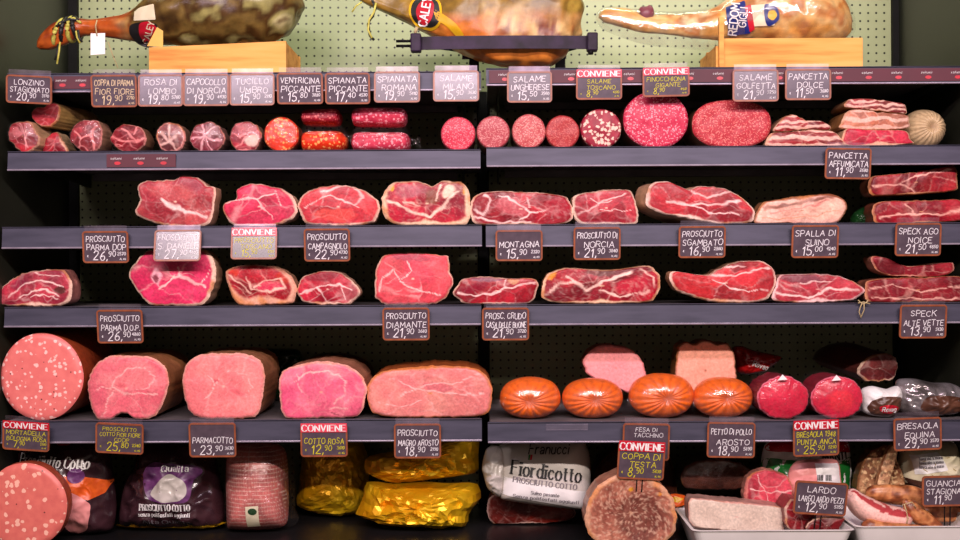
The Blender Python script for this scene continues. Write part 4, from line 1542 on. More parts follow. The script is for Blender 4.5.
piece('cured_loin', 'dark red wedge-cut loin tucked under the topmost loin', 'cured meat', [(42, 137), (48, 131), (57, 127.5), (66, 142), (68, 148), (60, 149), (43, 149.5), (42, 144)], 0.06, 0.1, ZS1L, G1,
      {**LOIN, 'vein': 0.1, 'rim': (.8, 4, .6, .6)}, (200, 170, 130), drift=(0.0, 0))
piece('coppa', 'cut coppa with a white Y of fat, under the second card', 'cured meat', [(69, 135), (72, 124), (78, 118), (86, 116), (96, 117), (101.5, 126), (101, 138), (96, 147), (86, 149), (74, 142)], 0.03, 0.12, ZS1L, G1,
      {**COPPA, 'seams': [([(74, 128), (82, 134), (92, 130), (97, 123)], 2), ([(82, 134), (80, 142), (76, 145)], 1.6), ([(92, 130), (95, 140), (94, 147)], 1.8), ([(80, 142), (88, 146)], 1.4)]}, (190, 140, 110), film=M_FILM2)
piece('coppa', 'cut coppa crossed by one level white fat seam', 'cured meat', oval(128, 134, 18, 14.2, 14, .05, 3), 0.03, 0.11, ZS1L, G1,
      {**COPPA, 'seams': [([(112, 131), (122, 137), (136, 137), (145, 133)], 2), ([(122, 125), (130, 129), (136, 137)], 1.5), ([(137, 121), (134, 129)], 1.5), ([(114, 141), (124, 142)], .8)]}, (170, 120, 90))
piece('coppa', 'greyish coppa in cloudy film beside the maroon strip', 'cured meat', oval(170.5, 133, 15, 15, 14, .05, 5), 0.03, 0.11, ZS1L, G1,
      {**COPPA, 'meat': (128, 46, 56), 'dark': (104, 34, 46), 'fat': (214, 170, 158), 'rim': (2, 2, 2, 3), 'seams': [([(160, 128), (170, 137), (180, 130)], 2.6), ([(170, 120), (171, 137), (178, 146)], 2.2), ([(158, 140), (170, 138)], 2)]}, (150, 110, 90), film=M_FILM2)
piece('coppa', 'round coppa divided into many lean lobes by pink fat, in film', 'cured meat', oval(207, 132.5, 17, 15.5, 14, .04, 6), 0.03, 0.11, ZS1L, G1,
      {**COPPA, 'meat': (140, 36, 60), 'dark': (116, 28, 50), 'fat': (224, 160, 164), 'seams': [([(192, 134), (204, 132), (220, 136)], 1.8), ([(203, 120), (204, 132), (200, 146)], 1.8), ([(204, 132), (214, 122)], 1.8), ([(206, 133), (211, 146)], 1.5), ([(193, 126), (203, 128)], 1)]}, (140, 100, 90), film=M_FILM2)
piece('coppa', 'coppa with a pale patch of fat low in its cut, below the washed-out cards', 'cured meat', oval(245, 132, 16, 16, 14, .04, 7), 0.03, 0.11, ZS1L, G1,
      {**COPPA, 'meat': (178, 30, 62), 'dark': (150, 22, 54), 'blobs': [(252, 136, 8, 6, -20, (220, 186, 170), .9)], 'seams': [([(231, 128), (240, 132), (248, 128)], 1.8), ([(236, 142), (248, 132), (260, 126)], 1.6), ([(238, 145), (254, 146)], 1)]}, (170, 120, 100), film=M_FILM2)
piece('spicy_salami', 'bright orange-red spicy salami half in film', 'salami', oval(281, 129.8, 17.5, 17.8, 14, .02, 8), 0.03, 0.12, ZS1L, None, None, (140, 60, 30), face_mat=M_S_SPICY, film=M_FILM2)


def sausage(label, path, Y, mat, depth_m, shelf, group, film=None, flat=2.6, tails=()):
    r0 = max(p[2] for p in path)
    root = thing('pressed_salami', (at(path[len(path)//2][0], path[0][1] + r0, Y).x, Y, at(path[0][0], path[len(path)//2][1] + r0, Y).z), label, 'salami', group)
    o = loft('salami_body', [(a, b, c_, depth_m * min(1, 0.35 + 0.65 * c_ / r0)) for a, b, c_ in path], Y, mat, root, None, n=48, seg=40, bump=0.07, seed=len(label), flat=flat)
    if shelf is not None:
        low = min((root.location + v.co).z for v in o.data.vertices)
        root.location.z += shelf + 0.0015 - low
    if film:
        loft('plastic_wrap', [(a, b, c_ * 1.07 + .3, depth_m * 1.06 * min(1, 0.35 + 0.65 * c_ / r0)) for a, b, c_ in path], Y, film, root, None, n=30, seg=30, bump=0.06, seed=3, flat=flat)
    for tl in tails:
        film_tail(root, *tl, Y, 4)
    return root


G2 = 'pressed flat salami in two stacks'
sausage('dark red pressed salami on top of the orange-red one', [(303, 118, 4), (307, 118, 7.5), (323, 118, 8), (337, 118, 7.8), (341, 118, 4)], 0.09, M_S_SPIAN, 0.05, None, G2)
sausage('orange-red pressed salami under the dark red one', [(303, 137, 5), (307, 137, 10), (324, 137, 11), (340, 137, 10.5), (347, 137, 5)], 0.09, M_S_SPICY, 0.055, ZS1L, G2, M_FILM2, tails=((349, 139, 8, 14),))
sausage('pink pressed salami on top of the pink film-wrapped one', [(353, 118, 4), (357, 118, 8.5), (380, 118, 9), (402, 118, 8.6), (407, 118, 4)], 0.09, M_S_PINK, 0.05, None, G2)
sausage('pink film-wrapped pressed salami at the bottom of the paler stack', [(353, 138.5, 5), (358, 138.5, 10), (381, 138.5, 10.5), (404, 138.5, 10), (410, 138.5, 5)], 0.09, M_S_PINK, 0.055, ZS1L, G2, M_FILM2, tails=((414, 142, 12, 12),))

G3 = 'round cut salami along the shelf'
for lab, cx, cy, rx, ry, m_, bod in [
        ('bright pink fine salami just before the bay joint', 458, 130.2, 17.4, 17.4, M_S_FINE, (120, 40, 44)),
        ('pale greyish-pink salami, first after the bay joint', 493.2, 130.5, 16.6, 16.8, M_S_PALE, (120, 70, 60)),
        ('pale rosy salami between the greyish and the brownish-red ones', 528.8, 129.4, 17, 17.6, M_S_PALE2, (130, 80, 66)),
        ('brownish-red fine salami beside the one with large white fat cubes', 562.6, 130, 17, 17, M_S_BROWN, (110, 56, 46)),
        ('dark salami with large white cubes of fat', 601, 127.4, 20.6, 20, M_S_COARSE, (120, 40, 40))]:
    piece('salami', lab, 'salami', oval(cx, cy, rx, ry, 18, .012, int(cx)), 0.03, 0.22, ZS1L if cx < 480 else ZS1R, G3, None, bod, face_mat=m_, bulge=0.002, end=0.3)
piece('salami', 'largest round pink salami under the red-banner card', 'salami', oval(656, 118, 32.5, 28.6, 18, .012, 5, 2.1), 0.03, 0.22, ZS1R, G3, None, (110, 56, 40), face_mat=M_S_BIG, bulge=0.002, end=0.3)
piece('salami', 'wide oval salami beside the pancetta slabs', 'salami', oval(732, 122, 40, 24.4, 20, .012, 7, 2.3), 0.035, 0.2, ZS1R, G3, None, (130, 84, 56), face_mat=M_S_GOLF, bulge=0.002, end=0.3)

PAN = dict(meat=(176, 50, 60), dark=(150, 36, 48), fat=(236, 190, 172), rimc=(226, 180, 150), rim=(1, 1.5, 3.5, 1.5), vein=0.2)
G4 = 'pancetta slabs'
piece('pancetta_slab', 'lower pancetta slab with thick white base beside the oval salami', 'pancetta', [(767, 139), (771, 132), (785, 131), (810, 129), (832, 130), (841, 136), (843, 145), (805, 146), (768, 145)], 0.03, 0.18, ZS1R, G4,
      {**PAN, 'bands': (8, .8, 1.0), 'rim': (1, 2, 6, 3)}, (216, 176, 140))
piece('pancetta_slab', 'narrow upper pancetta slab with wavy lean layers', 'pancetta', [(774, 128), (783, 118), (793, 114), (806, 120), (822, 121), (831, 126), (829, 130), (805, 129.5), (785, 131.5), (775, 131)], 0.04, 0.15, None, G4,
      {**PAN, 'bands': (6, .75, 0.4), 'rim': (1.5, 1, 1, 1)}, (196, 140, 110))
piece('pancetta_slab', 'bottom slab of the three-high pancetta stack, bright lean band', 'pancetta', [(843, 136), (848, 129), (870, 130), (905, 131), (911, 140), (913, 144), (880, 147), (846, 146)], 0.03, 0.2, ZS1R, G4,
      {**PAN, 'meat': (200, 40, 76), 'dark': (176, 28, 62), 'rim': (1, 2, 8, 2), 'vein': .1}, (220, 180, 140))
piece('pancetta_slab', 'thick tan-sided slab in the middle of the pancetta stack', 'pancetta', [(841, 124), (847, 112), (860, 109), (880, 112), (907, 115), (909.5, 122), (909, 128), (880, 130), (846, 129), (840, 127)], 0.035, 0.19, None, G4,
      {**PAN, 'meat': (196, 130, 110), 'dark': (176, 100, 84), 'bands': (9, .7, 0.2), 'rim': (1, 1, 3, 2)}, (176, 120, 70))
piece('pancetta_slab', 'thin streaky slab on top of the pancetta stack', 'pancetta', [(845, 103), (850, 99), (868, 98.5), (890, 101), (905, 104), (907, 109), (906, 114), (880, 111), (858, 108.5), (846, 107)], 0.045, 0.17, None, G4,
      {**PAN, 'meat': (150, 60, 66), 'bands': (5, .75, 1.2), 'rim': (.8, 1, 1.5, 1)}, (180, 130, 90))
gathered_ball('netted_salami', 'straw-coloured netted salami end at the end of the pancetta shelf', 'salami', 932, 126, 21, 20.5, 0.04, 0.12, ZS1R, (196, 170, 130), (120, 84, 60), pleats=22, film=False, seed=9, part='netted_casing', flat=2.0)

# ------------------------------------------------------------------ second row: raw hams
G5 = 'raw hams of the upper ham shelf'
HAM = 'raw ham'
piece('raw_ham', 'dusky raw ham with a folded crest and a white fat streak', HAM, [(137, 185), (147, 180), (173, 179), (182, 174.5), (197, 177), (207, 185), (215.5, 188), (213, 210), (207, 224), (180, 226.5), (157, 223), (135, 213), (139, 200)], 0.03, 0.17, ZS2, G5,
      dict(meat=(190, 76, 84), dark=(166, 48, 68), rim=(1, 2, 3, 2.5), vein=.3, blobs=[(190, 184, 14, 7, 10, (150, 66, 78), .7), (172, 192, 24, 9, 8, (190, 84, 84), .6)],
           seams=[([(163, 200), (172, 206), (183, 210), (195, 213), (206, 217)], 3), ([(166, 202), (180, 207)], 3.5), ([(206, 186), (205, 200), (200, 206)], 1.2, (110, 40, 50))]), (214, 160, 130))
piece('raw_ham', 'vivid pink raw ham with a thin branching vein of fat', HAM, [(237, 190), (246, 184.5), (257, 184), (283, 190), (296.5, 203), (293, 218), (273, 226), (248, 226.5), (233, 225), (223, 212), (224, 203), (235, 199)], 0.03, 0.17, ZS2, G5,
      dict(tone=(.92,.9,.82), lobe_tone=.2, meat=(206, 50, 86), dark=(186, 40, 74), rim=(1, 3, 3.5, 1.5), vein=.15, seams=[([(224, 202), (240, 200), (256, 199), (274, 193)], 1.2), ([(256, 199), (262, 208), (274, 219)], 1.1), ([(276, 191), (282, 208)], .7)]), (226, 180, 150))
piece('raw_ham', 'raw ham with broad orange-pink lean and a curled fat line above', HAM, [(298, 206), (300, 196), (308, 189), (323, 184.5), (340, 183), (357, 186), (370, 192), (379.5, 203), (375, 219), (353, 224), (325, 223.5), (305, 220)], 0.03, 0.17, ZS2, G5,
      dict(meat=(208, 62, 76), dark=(186, 44, 66), rim=(1.5, 2.5, 4, 2.5), vein=.2, blobs=[(335, 213, 22, 7, 4, (222, 84, 76), .7)], seams=[([(322, 190), (345, 184), (359, 188), (363, 196), (353, 203)], 1.5), ([(305, 205), (330, 192), (345, 200), (360, 205)], 1.2)]), (226, 184, 150))
piece('raw_ham', 'heavily rimmed raw ham with two lobes and a dark fold between', HAM, [(382, 197), (386, 187), (393, 181), (405, 180), (420, 180), (432, 184.5), (443, 179), (454, 180), (463, 182), (469.5, 193), (467, 222), (433, 224), (397, 223), (383, 213)], 0.03, 0.18, ZS2, G5,
      dict(meat=(190, 40, 66), dark=(160, 30, 58), fat=(246, 212, 190), rimc=(240, 204, 170), rim=(1.5, 9, 7, 6), vein=.45, blobs=[(408, 190, 14, 7, 0, (170, 90, 100), .8), (432, 195, 9, 7, 60, (120, 70, 50), .8), (448, 190, 7, 5, -50, (244, 206, 180), .9), (390, 187, 4, 3, 0, (226, 160, 40), .9), (465, 189, 3, 5, 0, (226, 150, 30), .8)],
           seams=[([(388, 200), (409, 209), (430, 215), (442, 206), (456, 190)], 2.6), ([(404, 200), (420, 204)], 1.6), ([(440, 184), (436, 200)], 1.5)]), (232, 190, 140))
piece('raw_ham', 'long raw ham just past the bay joint, greyish lean in its centre', HAM, [(470, 205), (475, 195), (483, 191), (507, 190), (525, 191), (547, 192.5), (567, 197), (573, 212), (571, 220), (555, 224), (520, 224), (477, 223), (470.5, 214)], 0.03, 0.17, ZS2, G5,
      dict(meat=(186, 40, 60), dark=(150, 28, 50), rim=(1.2, 1.5, 3, 3), vein=.4, blobs=[(512, 206, 17, 9, 10, (190, 90, 96), .8), (558, 206, 14, 10, 0, (168, 26, 46), .7)],
           seams=[([(474, 208), (484, 214), (490, 200), (484, 194)], 2), ([(474, 216), (500, 222), (530, 221)], 2), ([(500, 194), (516, 201), (530, 212), (546, 208)], 1.3), ([(527, 197), (530, 212), (520, 219)], 1.2)]), (214, 140, 100))
piece('raw_ham', 'compact square-cut raw ham with cream fat all round, above the Norcia card', HAM, [(575, 193), (590, 189.5), (607, 187), (630, 188), (635, 197), (638.5, 213), (635, 222), (607, 222.5), (580, 221), (572.5, 208)], 0.03, 0.16, ZS2, G5,
      dict(meat=(180, 46, 66), dark=(160, 36, 58), rimc=(246, 220, 196), rim=(1.5, 2.5, 4, 4), vein=.2, seams=[([(577, 212), (590, 208), (604, 198), (625, 192)], 1.4), ([(590, 196), (600, 201), (612, 198)], 1), ([(600, 207), (630, 208)], .8)]), (232, 190, 150))
piece('raw_ham', 'large raw ham with a rearing white-rimmed end and sagging belly', HAM, [(646.5, 195), (652, 182), (667, 180), (678, 184), (688, 188), (700, 185), (715, 185.5), (727, 188), (743, 197), (755, 210), (751, 221), (720, 223), (690, 218), (662, 212), (648, 205)], 0.03, 0.2, ZS2, G5,
      dict(meat=(198, 46, 62), dark=(170, 34, 54), rimc=(240, 208, 190), rim=(1, 2.5, 6, 5), vein=.25, blobs=[(712, 193, 18, 6, 8, (150, 50, 50), .6)], seams=[([(667, 200), (690, 204), (717, 203), (740, 200)], 2), ([(688, 190), (706, 196), (730, 191)], 1.3), ([(690, 204), (712, 212), (740, 213)], 1.2)]), (216, 166, 130), drift=(-0.03, 0))
piece('ham_shoulder', 'pale fatty pork shoulder with brown rind on top', 'ham shoulder', [(755, 215), (760, 206), (767, 200), (793, 196), (815, 193.5), (833, 193), (845, 199), (847.5, 206), (843, 216), (833, 222.5), (787, 222), (757, 222)], 0.035, 0.16, ZS2, None,
      dict(lobes=3, lobe_tone=.1, tone=(1,.97,.93), meat=(236, 186, 166), dark=(226, 164, 146), fat=(246, 212, 196), rimc=(150, 96, 62), rim=(6, 2, 1, 2), vein=.3, seams=[([(770, 212), (800, 207), (830, 200)], 1.2, (200, 120, 110)), ([(762, 218), (800, 217), (838, 210)], 1, (206, 140, 110)), ([(765, 207), (800, 201), (836, 196)], 3.5, (120, 66, 50))]), (176, 120, 80))
G6 = 'speck pieces'
SPK = dict(meat=(170, 24, 48), dark=(128, 16, 38), fat=(236, 176, 160), rimc=(214, 150, 110), rim=(1, 2, 2.5, 2), vein=.28)
piece('speck', 'deep red speck lying under another on the upper ham shelf, green wrap at its end', 'speck', [(874, 202), (880, 198), (893, 197), (930, 196.5), (958, 196), (968, 205), (966, 216), (930, 219), (880, 219.5), (874, 212)], 0.03, 0.18, ZS2, G6,
      {**SPK, 'seams': [([(880, 215), (900, 210), (940, 212), (960, 206)], 1.6), ([(905, 199), (912, 210)], 1)]}, (120, 60, 40))
piece('speck', 'speck resting on top of another beside the peppery pork shoulder', 'speck', [(869.5, 181), (874, 176), (893, 174), (925, 170), (955, 166.5), (957.5, 178), (957, 190), (927, 193.5), (890, 195), (871, 194)], 0.035, 0.17, None, G6,
      {**SPK, 'meat': (176, 46, 58), 'seams': [([(873, 186), (900, 184), (915, 176), (950, 170)], 1.4), ([(900, 184), (915, 192)], 1.2)]}, (150, 90, 60))
pw = Pillow('film_wrapper', 'crumpled green plastic wrapper beside the lower speck', 'wrapper', [(853, 216), (858, 208), (868, 203), (877, 206), (878, 217), (868, 221), (856, 221)], 0.1, 0.05, M_GREENBAG, ZS2, None, 0.006, 60, 'wrapper', 60, 14)

# ------------------------------------------------------------------ third row: raw hams
G7 = 'raw hams of the lower ham shelf'
piece('raw_ham', 'small raw ham at the end of the lower ham shelf, petal-like fat lines', HAM, [(-2, 300), (0, 289), (13, 278), (25, 273), (37, 270.5), (55, 269.5), (64, 271), (71, 283), (69, 301), (53, 306.5), (20, 306), (0, 305)], 0.03, 0.17, ZS3, G7,
      dict(meat=(190, 56, 84), dark=(150, 36, 66), rim=(1.2, 3, 5, 2), vein=.25, blobs=[(61, 290, 6, 4, 0, (70, 30, 24), .9), (20, 284, 10, 5, -20, (120, 30, 56), .7)],
           seams=[([(10, 296), (22, 286), (36, 281), (54, 283), (64, 287)], 1.3), ([(20, 299), (32, 291), (46, 290), (60, 296)], 1.3), ([(30, 298), (44, 295), (58, 299)], .9), ([(35, 272), (48, 276), (62, 276)], .9)]), (190, 120, 110))
piece('raw_ham', 'biggest bright pink raw ham with broad side rind, its top shaded by the shiny card', HAM, [(128, 274), (136, 261), (147, 251), (167, 248), (187, 248), (204, 250), (213, 260), (216, 274), (212, 290), (206, 302), (196, 306), (170, 306), (150, 305), (143, 299), (134, 287)], 0.03, 0.2, ZS3, G7,
      dict(tone=(.95,.95,.9), crust=.2, lobe_tone=.18, meat=(214, 50, 96), dark=(196, 40, 84), rimc=(240, 206, 180), rim=(1.5, 5, 2.5, 2), vein=.12, blobs=[(157, 277, 5, 8, -10, (240, 180, 190), .8), (157, 279, 3, 5, -10, (110, 16, 40), .9)],
           seams=[([(160, 289), (170, 281), (180, 275), (190, 281), (205, 287)], 1.7), ([(180, 275), (178, 268)], 1.2), ([(198, 287), (210, 270)], .8)]), (222, 176, 140))
piece('raw_ham', 'raw ham with pale bowl-shaped rind below dark red lean', HAM, [(225, 273), (232, 267), (245, 264), (262, 265), (277, 267), (290, 275), (296, 288), (292, 302.5), (268, 304.5), (240, 304.5), (231, 294)], 0.03, 0.17, ZS3, G7,
      dict(meat=(190, 28, 52), dark=(150, 16, 36), fat=(240, 190, 170), rimc=(224, 166, 140), rim=(1, 7, 15, 5), vein=.4, blobs=[(233, 271, 6, 4, 30, (196, 50, 30), .8), (270, 286, 15, 6, 0, (214, 50, 84), .8), (284, 277, 8, 6, 30, (190, 50, 30), .7)],
           seams=[([(246, 276), (252, 288), (270, 292), (286, 286), (280, 278), (262, 280), (254, 286)], 1.6), ([(226, 274), (240, 282), (250, 292)], 1.6)]), (206, 150, 116))
piece('raw_ham', 'small raw ham sliced low with radiating fat lines', HAM, [(297, 289), (302, 277), (315, 272), (328, 270.5), (342, 273), (355, 284), (360, 292), (350, 303), (325, 304.5), (303, 301)], 0.03, 0.16, ZS3, G7,
      dict(meat=(200, 40, 72), dark=(160, 24, 50), rim=(1, 2, 4, 1.5), vein=.2, blobs=[(322, 276, 18, 5, 0, (130, 24, 40), .8)], seams=[([(299, 294), (318, 287), (340, 284), (352, 290)], 1.2), ([(318, 287), (328, 302)], 1.4), ([(340, 284), (346, 300)], .9)]), (220, 170, 140))
piece('raw_ham', 'square coral-pink raw ham with flat top', HAM, [(382, 257), (390, 254), (402, 252.5), (420, 252), (440, 255.5), (448, 257), (450, 273), (453, 282), (448, 294), (437, 303.5), (410, 305), (387, 304.5), (376, 298), (374.5, 285), (376, 270)], 0.03, 0.19, ZS3, G7,
      dict(tone=(1,.95,.8), lobe_tone=.15, meat=(222, 84, 100), dark=(210, 66, 86), rim=(1, 1.2, 1.6, 1.6), vein=.12, blobs=[(412, 258, 22, 4, 4, (150, 60, 80), .6), (420, 272, 18, 9, 30, (204, 60, 84), .5)],
           seams=[([(378, 292), (383, 278), (393, 270), (401, 281), (412, 289), (430, 293)], 1.3), ([(401, 281), (412, 272), (408, 262)], .8), ([(412, 289), (440, 296)], .9)]), (226, 150, 120))
piece('raw_ham', 'low lens-shaped raw ham with dark crusted top', HAM, [(453, 293), (457, 286), (463, 279.5), (480, 277), (497, 278), (515, 279), (533, 279.5), (538.5, 286), (530, 303), (500, 304.5), (467, 304), (458, 299)], 0.03, 0.16, ZS3, G7,
      dict(meat=(184, 26, 52), dark=(156, 18, 42), rim=(1, 1.5, 2.5, 1.5), vein=.15, blobs=[(486, 279, 18, 3.5, 0, (120, 70, 86), .8), (474, 288, 14, 4.5, -14, (130, 14, 40), .8), (514, 281, 6, 3, 0, (206, 150, 100), .7)],
           seams=[([(458, 294), (480, 295), (496, 293), (506, 288), (536, 283)], 1.5), ([(505, 288), (506, 280)], 1)]), (190, 110, 80))
piece('raw_ham', 'long marbled raw ham with thick white seams and yellow corner', HAM, [(541.5, 293), (544, 280), (550, 272.5), (567, 268), (590, 269), (610, 270), (630, 268), (650, 266.5), (659, 275), (660.5, 285), (657, 296), (647, 302.5), (600, 304), (560, 303), (544, 299)], 0.03, 0.18, ZS3, G7,
      dict(meat=(180, 30, 54), dark=(140, 20, 44), fat=(246, 206, 190), rimc=(240, 196, 160), rim=(1.5, 3, 5.5, 4), vein=.5, blobs=[(550, 275, 7, 4, -30, (226, 140, 40), .9), (600, 272, 16, 4, 0, (80, 30, 20), .7), (632, 286, 18, 8, -12, (190, 34, 56), .7)],
           seams=[([(550, 292), (560, 284), (573, 282), (586, 290), (604, 281), (630, 273)], 2.6), ([(566, 276), (580, 284)], 1.8), ([(600, 290), (620, 297), (650, 292)], 1.8), ([(640, 270), (654, 276), (655, 288)], 1.5)]), (222, 160, 110))
piece('raw_ham', 'raw ham with a raised curl at one end and a white belly line', HAM, [(669.5, 278), (673, 270), (685, 271), (697, 273), (709, 273), (718, 268), (728, 263), (740, 260), (752, 259.5), (764, 260.5), (775, 270), (775.5, 284), (765, 299), (727, 302), (703, 298), (678, 289)], 0.03, 0.18, ZS3, G7,
      dict(meat=(206, 50, 62), dark=(176, 36, 52), rimc=(244, 210, 190), rim=(1, 2, 5, 3), vein=.2, blobs=[(745, 275, 20, 8, -20, (212, 56, 66), .6)], seams=[([(708, 273), (735, 275), (755, 268), (770, 266)], 1.4), ([(722, 266), (745, 264)], 1.2), ([(712, 278), (740, 290), (768, 288)], 1)]), (216, 160, 120))
piece('raw_ham', 'greyish-topped raw ham with a wide pale band below, string at its end', HAM, [(772.5, 296), (776, 285), (781, 274), (800, 273), (822, 273), (840, 275), (855, 281), (865.5, 290), (853, 299), (830, 301), (807, 302), (778, 300)], 0.03, 0.17, ZS3, G7,
      dict(meat=(190, 56, 76), dark=(166, 44, 66), rimc=(244, 200, 196), rim=(1.2, 3, 7, 2), vein=.2, blobs=[(800, 277, 22, 5, 4, (110, 60, 70), .8)], seams=[([(776, 292), (806, 296), (830, 288), (858, 289)], 2), ([(800, 282), (830, 280)], 1)]), (206, 150, 130))
sroot = thing('twine', (at(864, 303, 0.0).x, -0.004, at(864, 318, 0).z), 'frayed twine hanging over the rail below the greyish ham', 'string')
tw = MB()
for pp in ([(858, 300), (862, 304), (866, 303), (868, 300)], [(862, 303), (860, 308), (859, 312), (861, 318)], [(864, 303), (864, 310), (861, 317)], [(858, 303), (864, 302), (870, 304)]):
    px_tube(tw, pp, -0.010, 0.0012)
tw.build('strands', M_STRING, sroot, True)
piece('speck', 'long speck under a curled slice at the end of the lower ham shelf', 'speck', [(866.5, 288), (868, 281), (887, 278), (920, 277.5), (962, 277), (968, 290), (964, 301), (930, 302), (870, 301.5)], 0.03, 0.18, ZS3, G6,
      {**SPK, 'meat': (160, 36, 54), 'seams': [([(870, 290), (892, 284), (920, 292), (960, 286)], 1.2), ([(872, 298), (960, 299)], 1.4)]}, (140, 80, 60))
piece('speck', 'thin curved speck lying on the long one above the alpine card', 'speck', [(871.5, 258), (876, 256), (887, 258), (897, 263), (908, 266), (925, 265), (953, 263), (953.5, 272), (940, 276.5), (915, 277), (890, 275.5), (877, 270)], 0.035, 0.15, None, G6,
      {**SPK, 'meat': (168, 40, 60), 'rimc': (226, 160, 140), 'rim': (1, 2, 3.5, 1.5), 'vein': .15}, (170, 110, 90), center=(908, 270))

# ------------------------------------------------------------------ fourth row: cooked meats
piece('mortadella', 'huge mortadella with white fat cubes on the cooked ham shelf', 'mortadella', oval(41, 374.5, 41.5, 43.5, 22, .006, 2), 0.02, 0.3, ZS4L, None, None, (176, 76, 40), (150, 58, 30), face_mat=M_MORTA, bulge=0.001, end=0.2, swell=0.01, rough=0.0006, K=14)
G8 = 'cooked hams sliced open'
piece('cooked_ham', 'cooked ham with a pale oval muscle and wavy cut bottom', 'cooked ham', [(87, 383), (90, 373), (96, 363), (107, 356), (118, 354.5), (132, 355), (150, 356.5), (163, 365), (168.5, 380), (164, 398), (158, 411), (151, 417), (136, 418.5), (122, 412), (110, 418.5), (98, 418.5), (90, 405)], 0.02, 0.28, ZS4L, G8,
      {**COOKED, 'blobs': [(100, 394, 9, 12, 10, (204, 80, 100), .7), (135, 374, 22, 14, -8, (224, 120, 122), .6), (122, 385, 5, 3, 0, (200, 70, 84), .6)], 'seams': [([(110, 388), (118, 376), (128, 367), (145, 366), (155, 376), (150, 386), (138, 388)], .9), ([(96, 388), (112, 386), (124, 393), (158, 393)], 1.2), ([(103, 416), (108, 398), (114, 390)], 1)]}, (176, 116, 74), (140, 84, 54), end=.25)
piece('cooked_ham', 'salmon-pink cooked ham with small branching fat lines, above the 23,90 card', 'cooked ham', [(182, 383), (184, 370), (190, 361), (200, 355.5), (217, 354), (240, 354), (256, 359), (264, 371), (263.5, 390), (256, 416), (235, 419.5), (203, 419), (190, 412), (184, 399)], 0.02, 0.26, ZS4L, G8,
      {**COOKED, 'meat': (238, 138, 138), 'dark': (226, 116, 122), 'seams': [([(210, 376), (214, 386), (210, 396), (202, 402)], 1), ([(214, 386), (220, 380)], .8), ([(228, 372), (246, 374), (252, 388), (244, 398)], .7)], 'blobs': [(216, 382, 3, 2, 0, (196, 70, 84), .8), (236, 392, 8, 3, 20, (214, 90, 100), .6), (200, 388, 10, 14, 0, (230, 116, 122), .5)]}, (176, 120, 84), (146, 92, 62), end=.25)
piece('cooked_ham', 'magenta-pink cooked ham with arching fat seam, in the middle of the cooked hams', 'cooked ham', [(279, 380), (284, 371), (297, 365.5), (310, 363), (325, 362), (347, 366), (361, 376), (366.5, 391), (362, 411), (352, 418), (320, 419), (286, 418.5), (279.5, 402)], 0.02, 0.26, ZS4L, G8,
      {**COOKED, 'meat': (234, 118, 142), 'dark': (220, 88, 122), 'rim': (3, 2, 1.5, 1.5), 'blobs': [(288, 398, 9, 12, 0, (216, 76, 116), .7), (318, 388, 26, 14, 8, (228, 100, 130), .5)], 'seams': [([(292, 384), (306, 374), (330, 372), (346, 382), (344, 396), (334, 404)], 1.2), ([(296, 374), (302, 392)], 1), ([(330, 410), (350, 408)], 1.2), ([(332, 414), (340, 416)], 1.1, (110, 40, 50))]}, (196, 130, 100), (150, 90, 70), end=.3)
piece('cooked_ham', 'long low roast ham with golden crust on top, last of the cooked hams', 'cooked ham', [(367, 388), (372, 379), (382, 372.5), (405, 368.5), (440, 366.5), (470, 368.5), (484, 374), (492, 388), (491, 404), (487, 415), (470, 418), (430, 418.5), (395, 418), (374, 414), (367.5, 402)], 0.02, 0.22, ZS4L, G8,
      {**COOKED, 'meat': (226, 142, 134), 'dark': (214, 118, 118), 'rimc': (200, 120, 60), 'rim': (4, 2, 2, 2), 'blobs': [(438, 388, 16, 5, 10, (196, 86, 100), .7), (405, 382, 14, 6, 10, (214, 112, 116), .6)], 'seams': [([(390, 379), (420, 389), (450, 396), (486, 394)], 1), ([(400, 396), (430, 384), (455, 384), (480, 376)], 1), ([(378, 402), (400, 408), (420, 402)], .8)]}, (190, 100, 46), (150, 70, 30), end=.3)

G9 = 'orange cased roasts'
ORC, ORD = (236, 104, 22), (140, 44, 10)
for lab, cx, cy, rx, ry, pole, sd in [
        ('orange gathered roast next to the long roast ham', 531, 397.5, 31, 21, (-.05, -.1), 3),
        ('orange gathered roast under the leaning pink mortadella slice', 594.5, 398.5, 31, 20.3, (.05, 0), 5),
        ('orange gathered roast between the pink slice and the paste loaf', 664.5, 396, 33, 22.5, (.1, -.05), 8),
        ('orange gathered roast touching the first red bresaola', 727, 396.5, 30.5, 20.3, (.05, .05), 11)]:
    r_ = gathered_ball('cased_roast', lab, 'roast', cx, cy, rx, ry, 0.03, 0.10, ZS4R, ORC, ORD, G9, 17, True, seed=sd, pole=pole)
    film_tail(r_, cx - rx + 1, cy + 6, 10, 13, 0.05, sd)
piece('mortadella_half', 'plain pink mortadella half leaning behind two orange roasts', 'mortadella', [(584, 363), (588, 353), (598, 347), (612, 345.5), (626, 348), (636, 353), (644, 364), (646.5, 376), (643, 388), (634, 394), (622, 391), (602, 382), (588, 375)], 0.137, 0.14, None, None,
      dict(lobes=0, fibre=.02, tone=(1,1,.98), crust=0, rim2=(220,120,110), meat=(238, 150, 152), dark=(234, 142, 146), vein=0, rim=(.5, .5, .5, .5), rimc=(220, 120, 110)), (190, 90, 70), bulge=0.001, rough=0.0005, pitch=0.12)
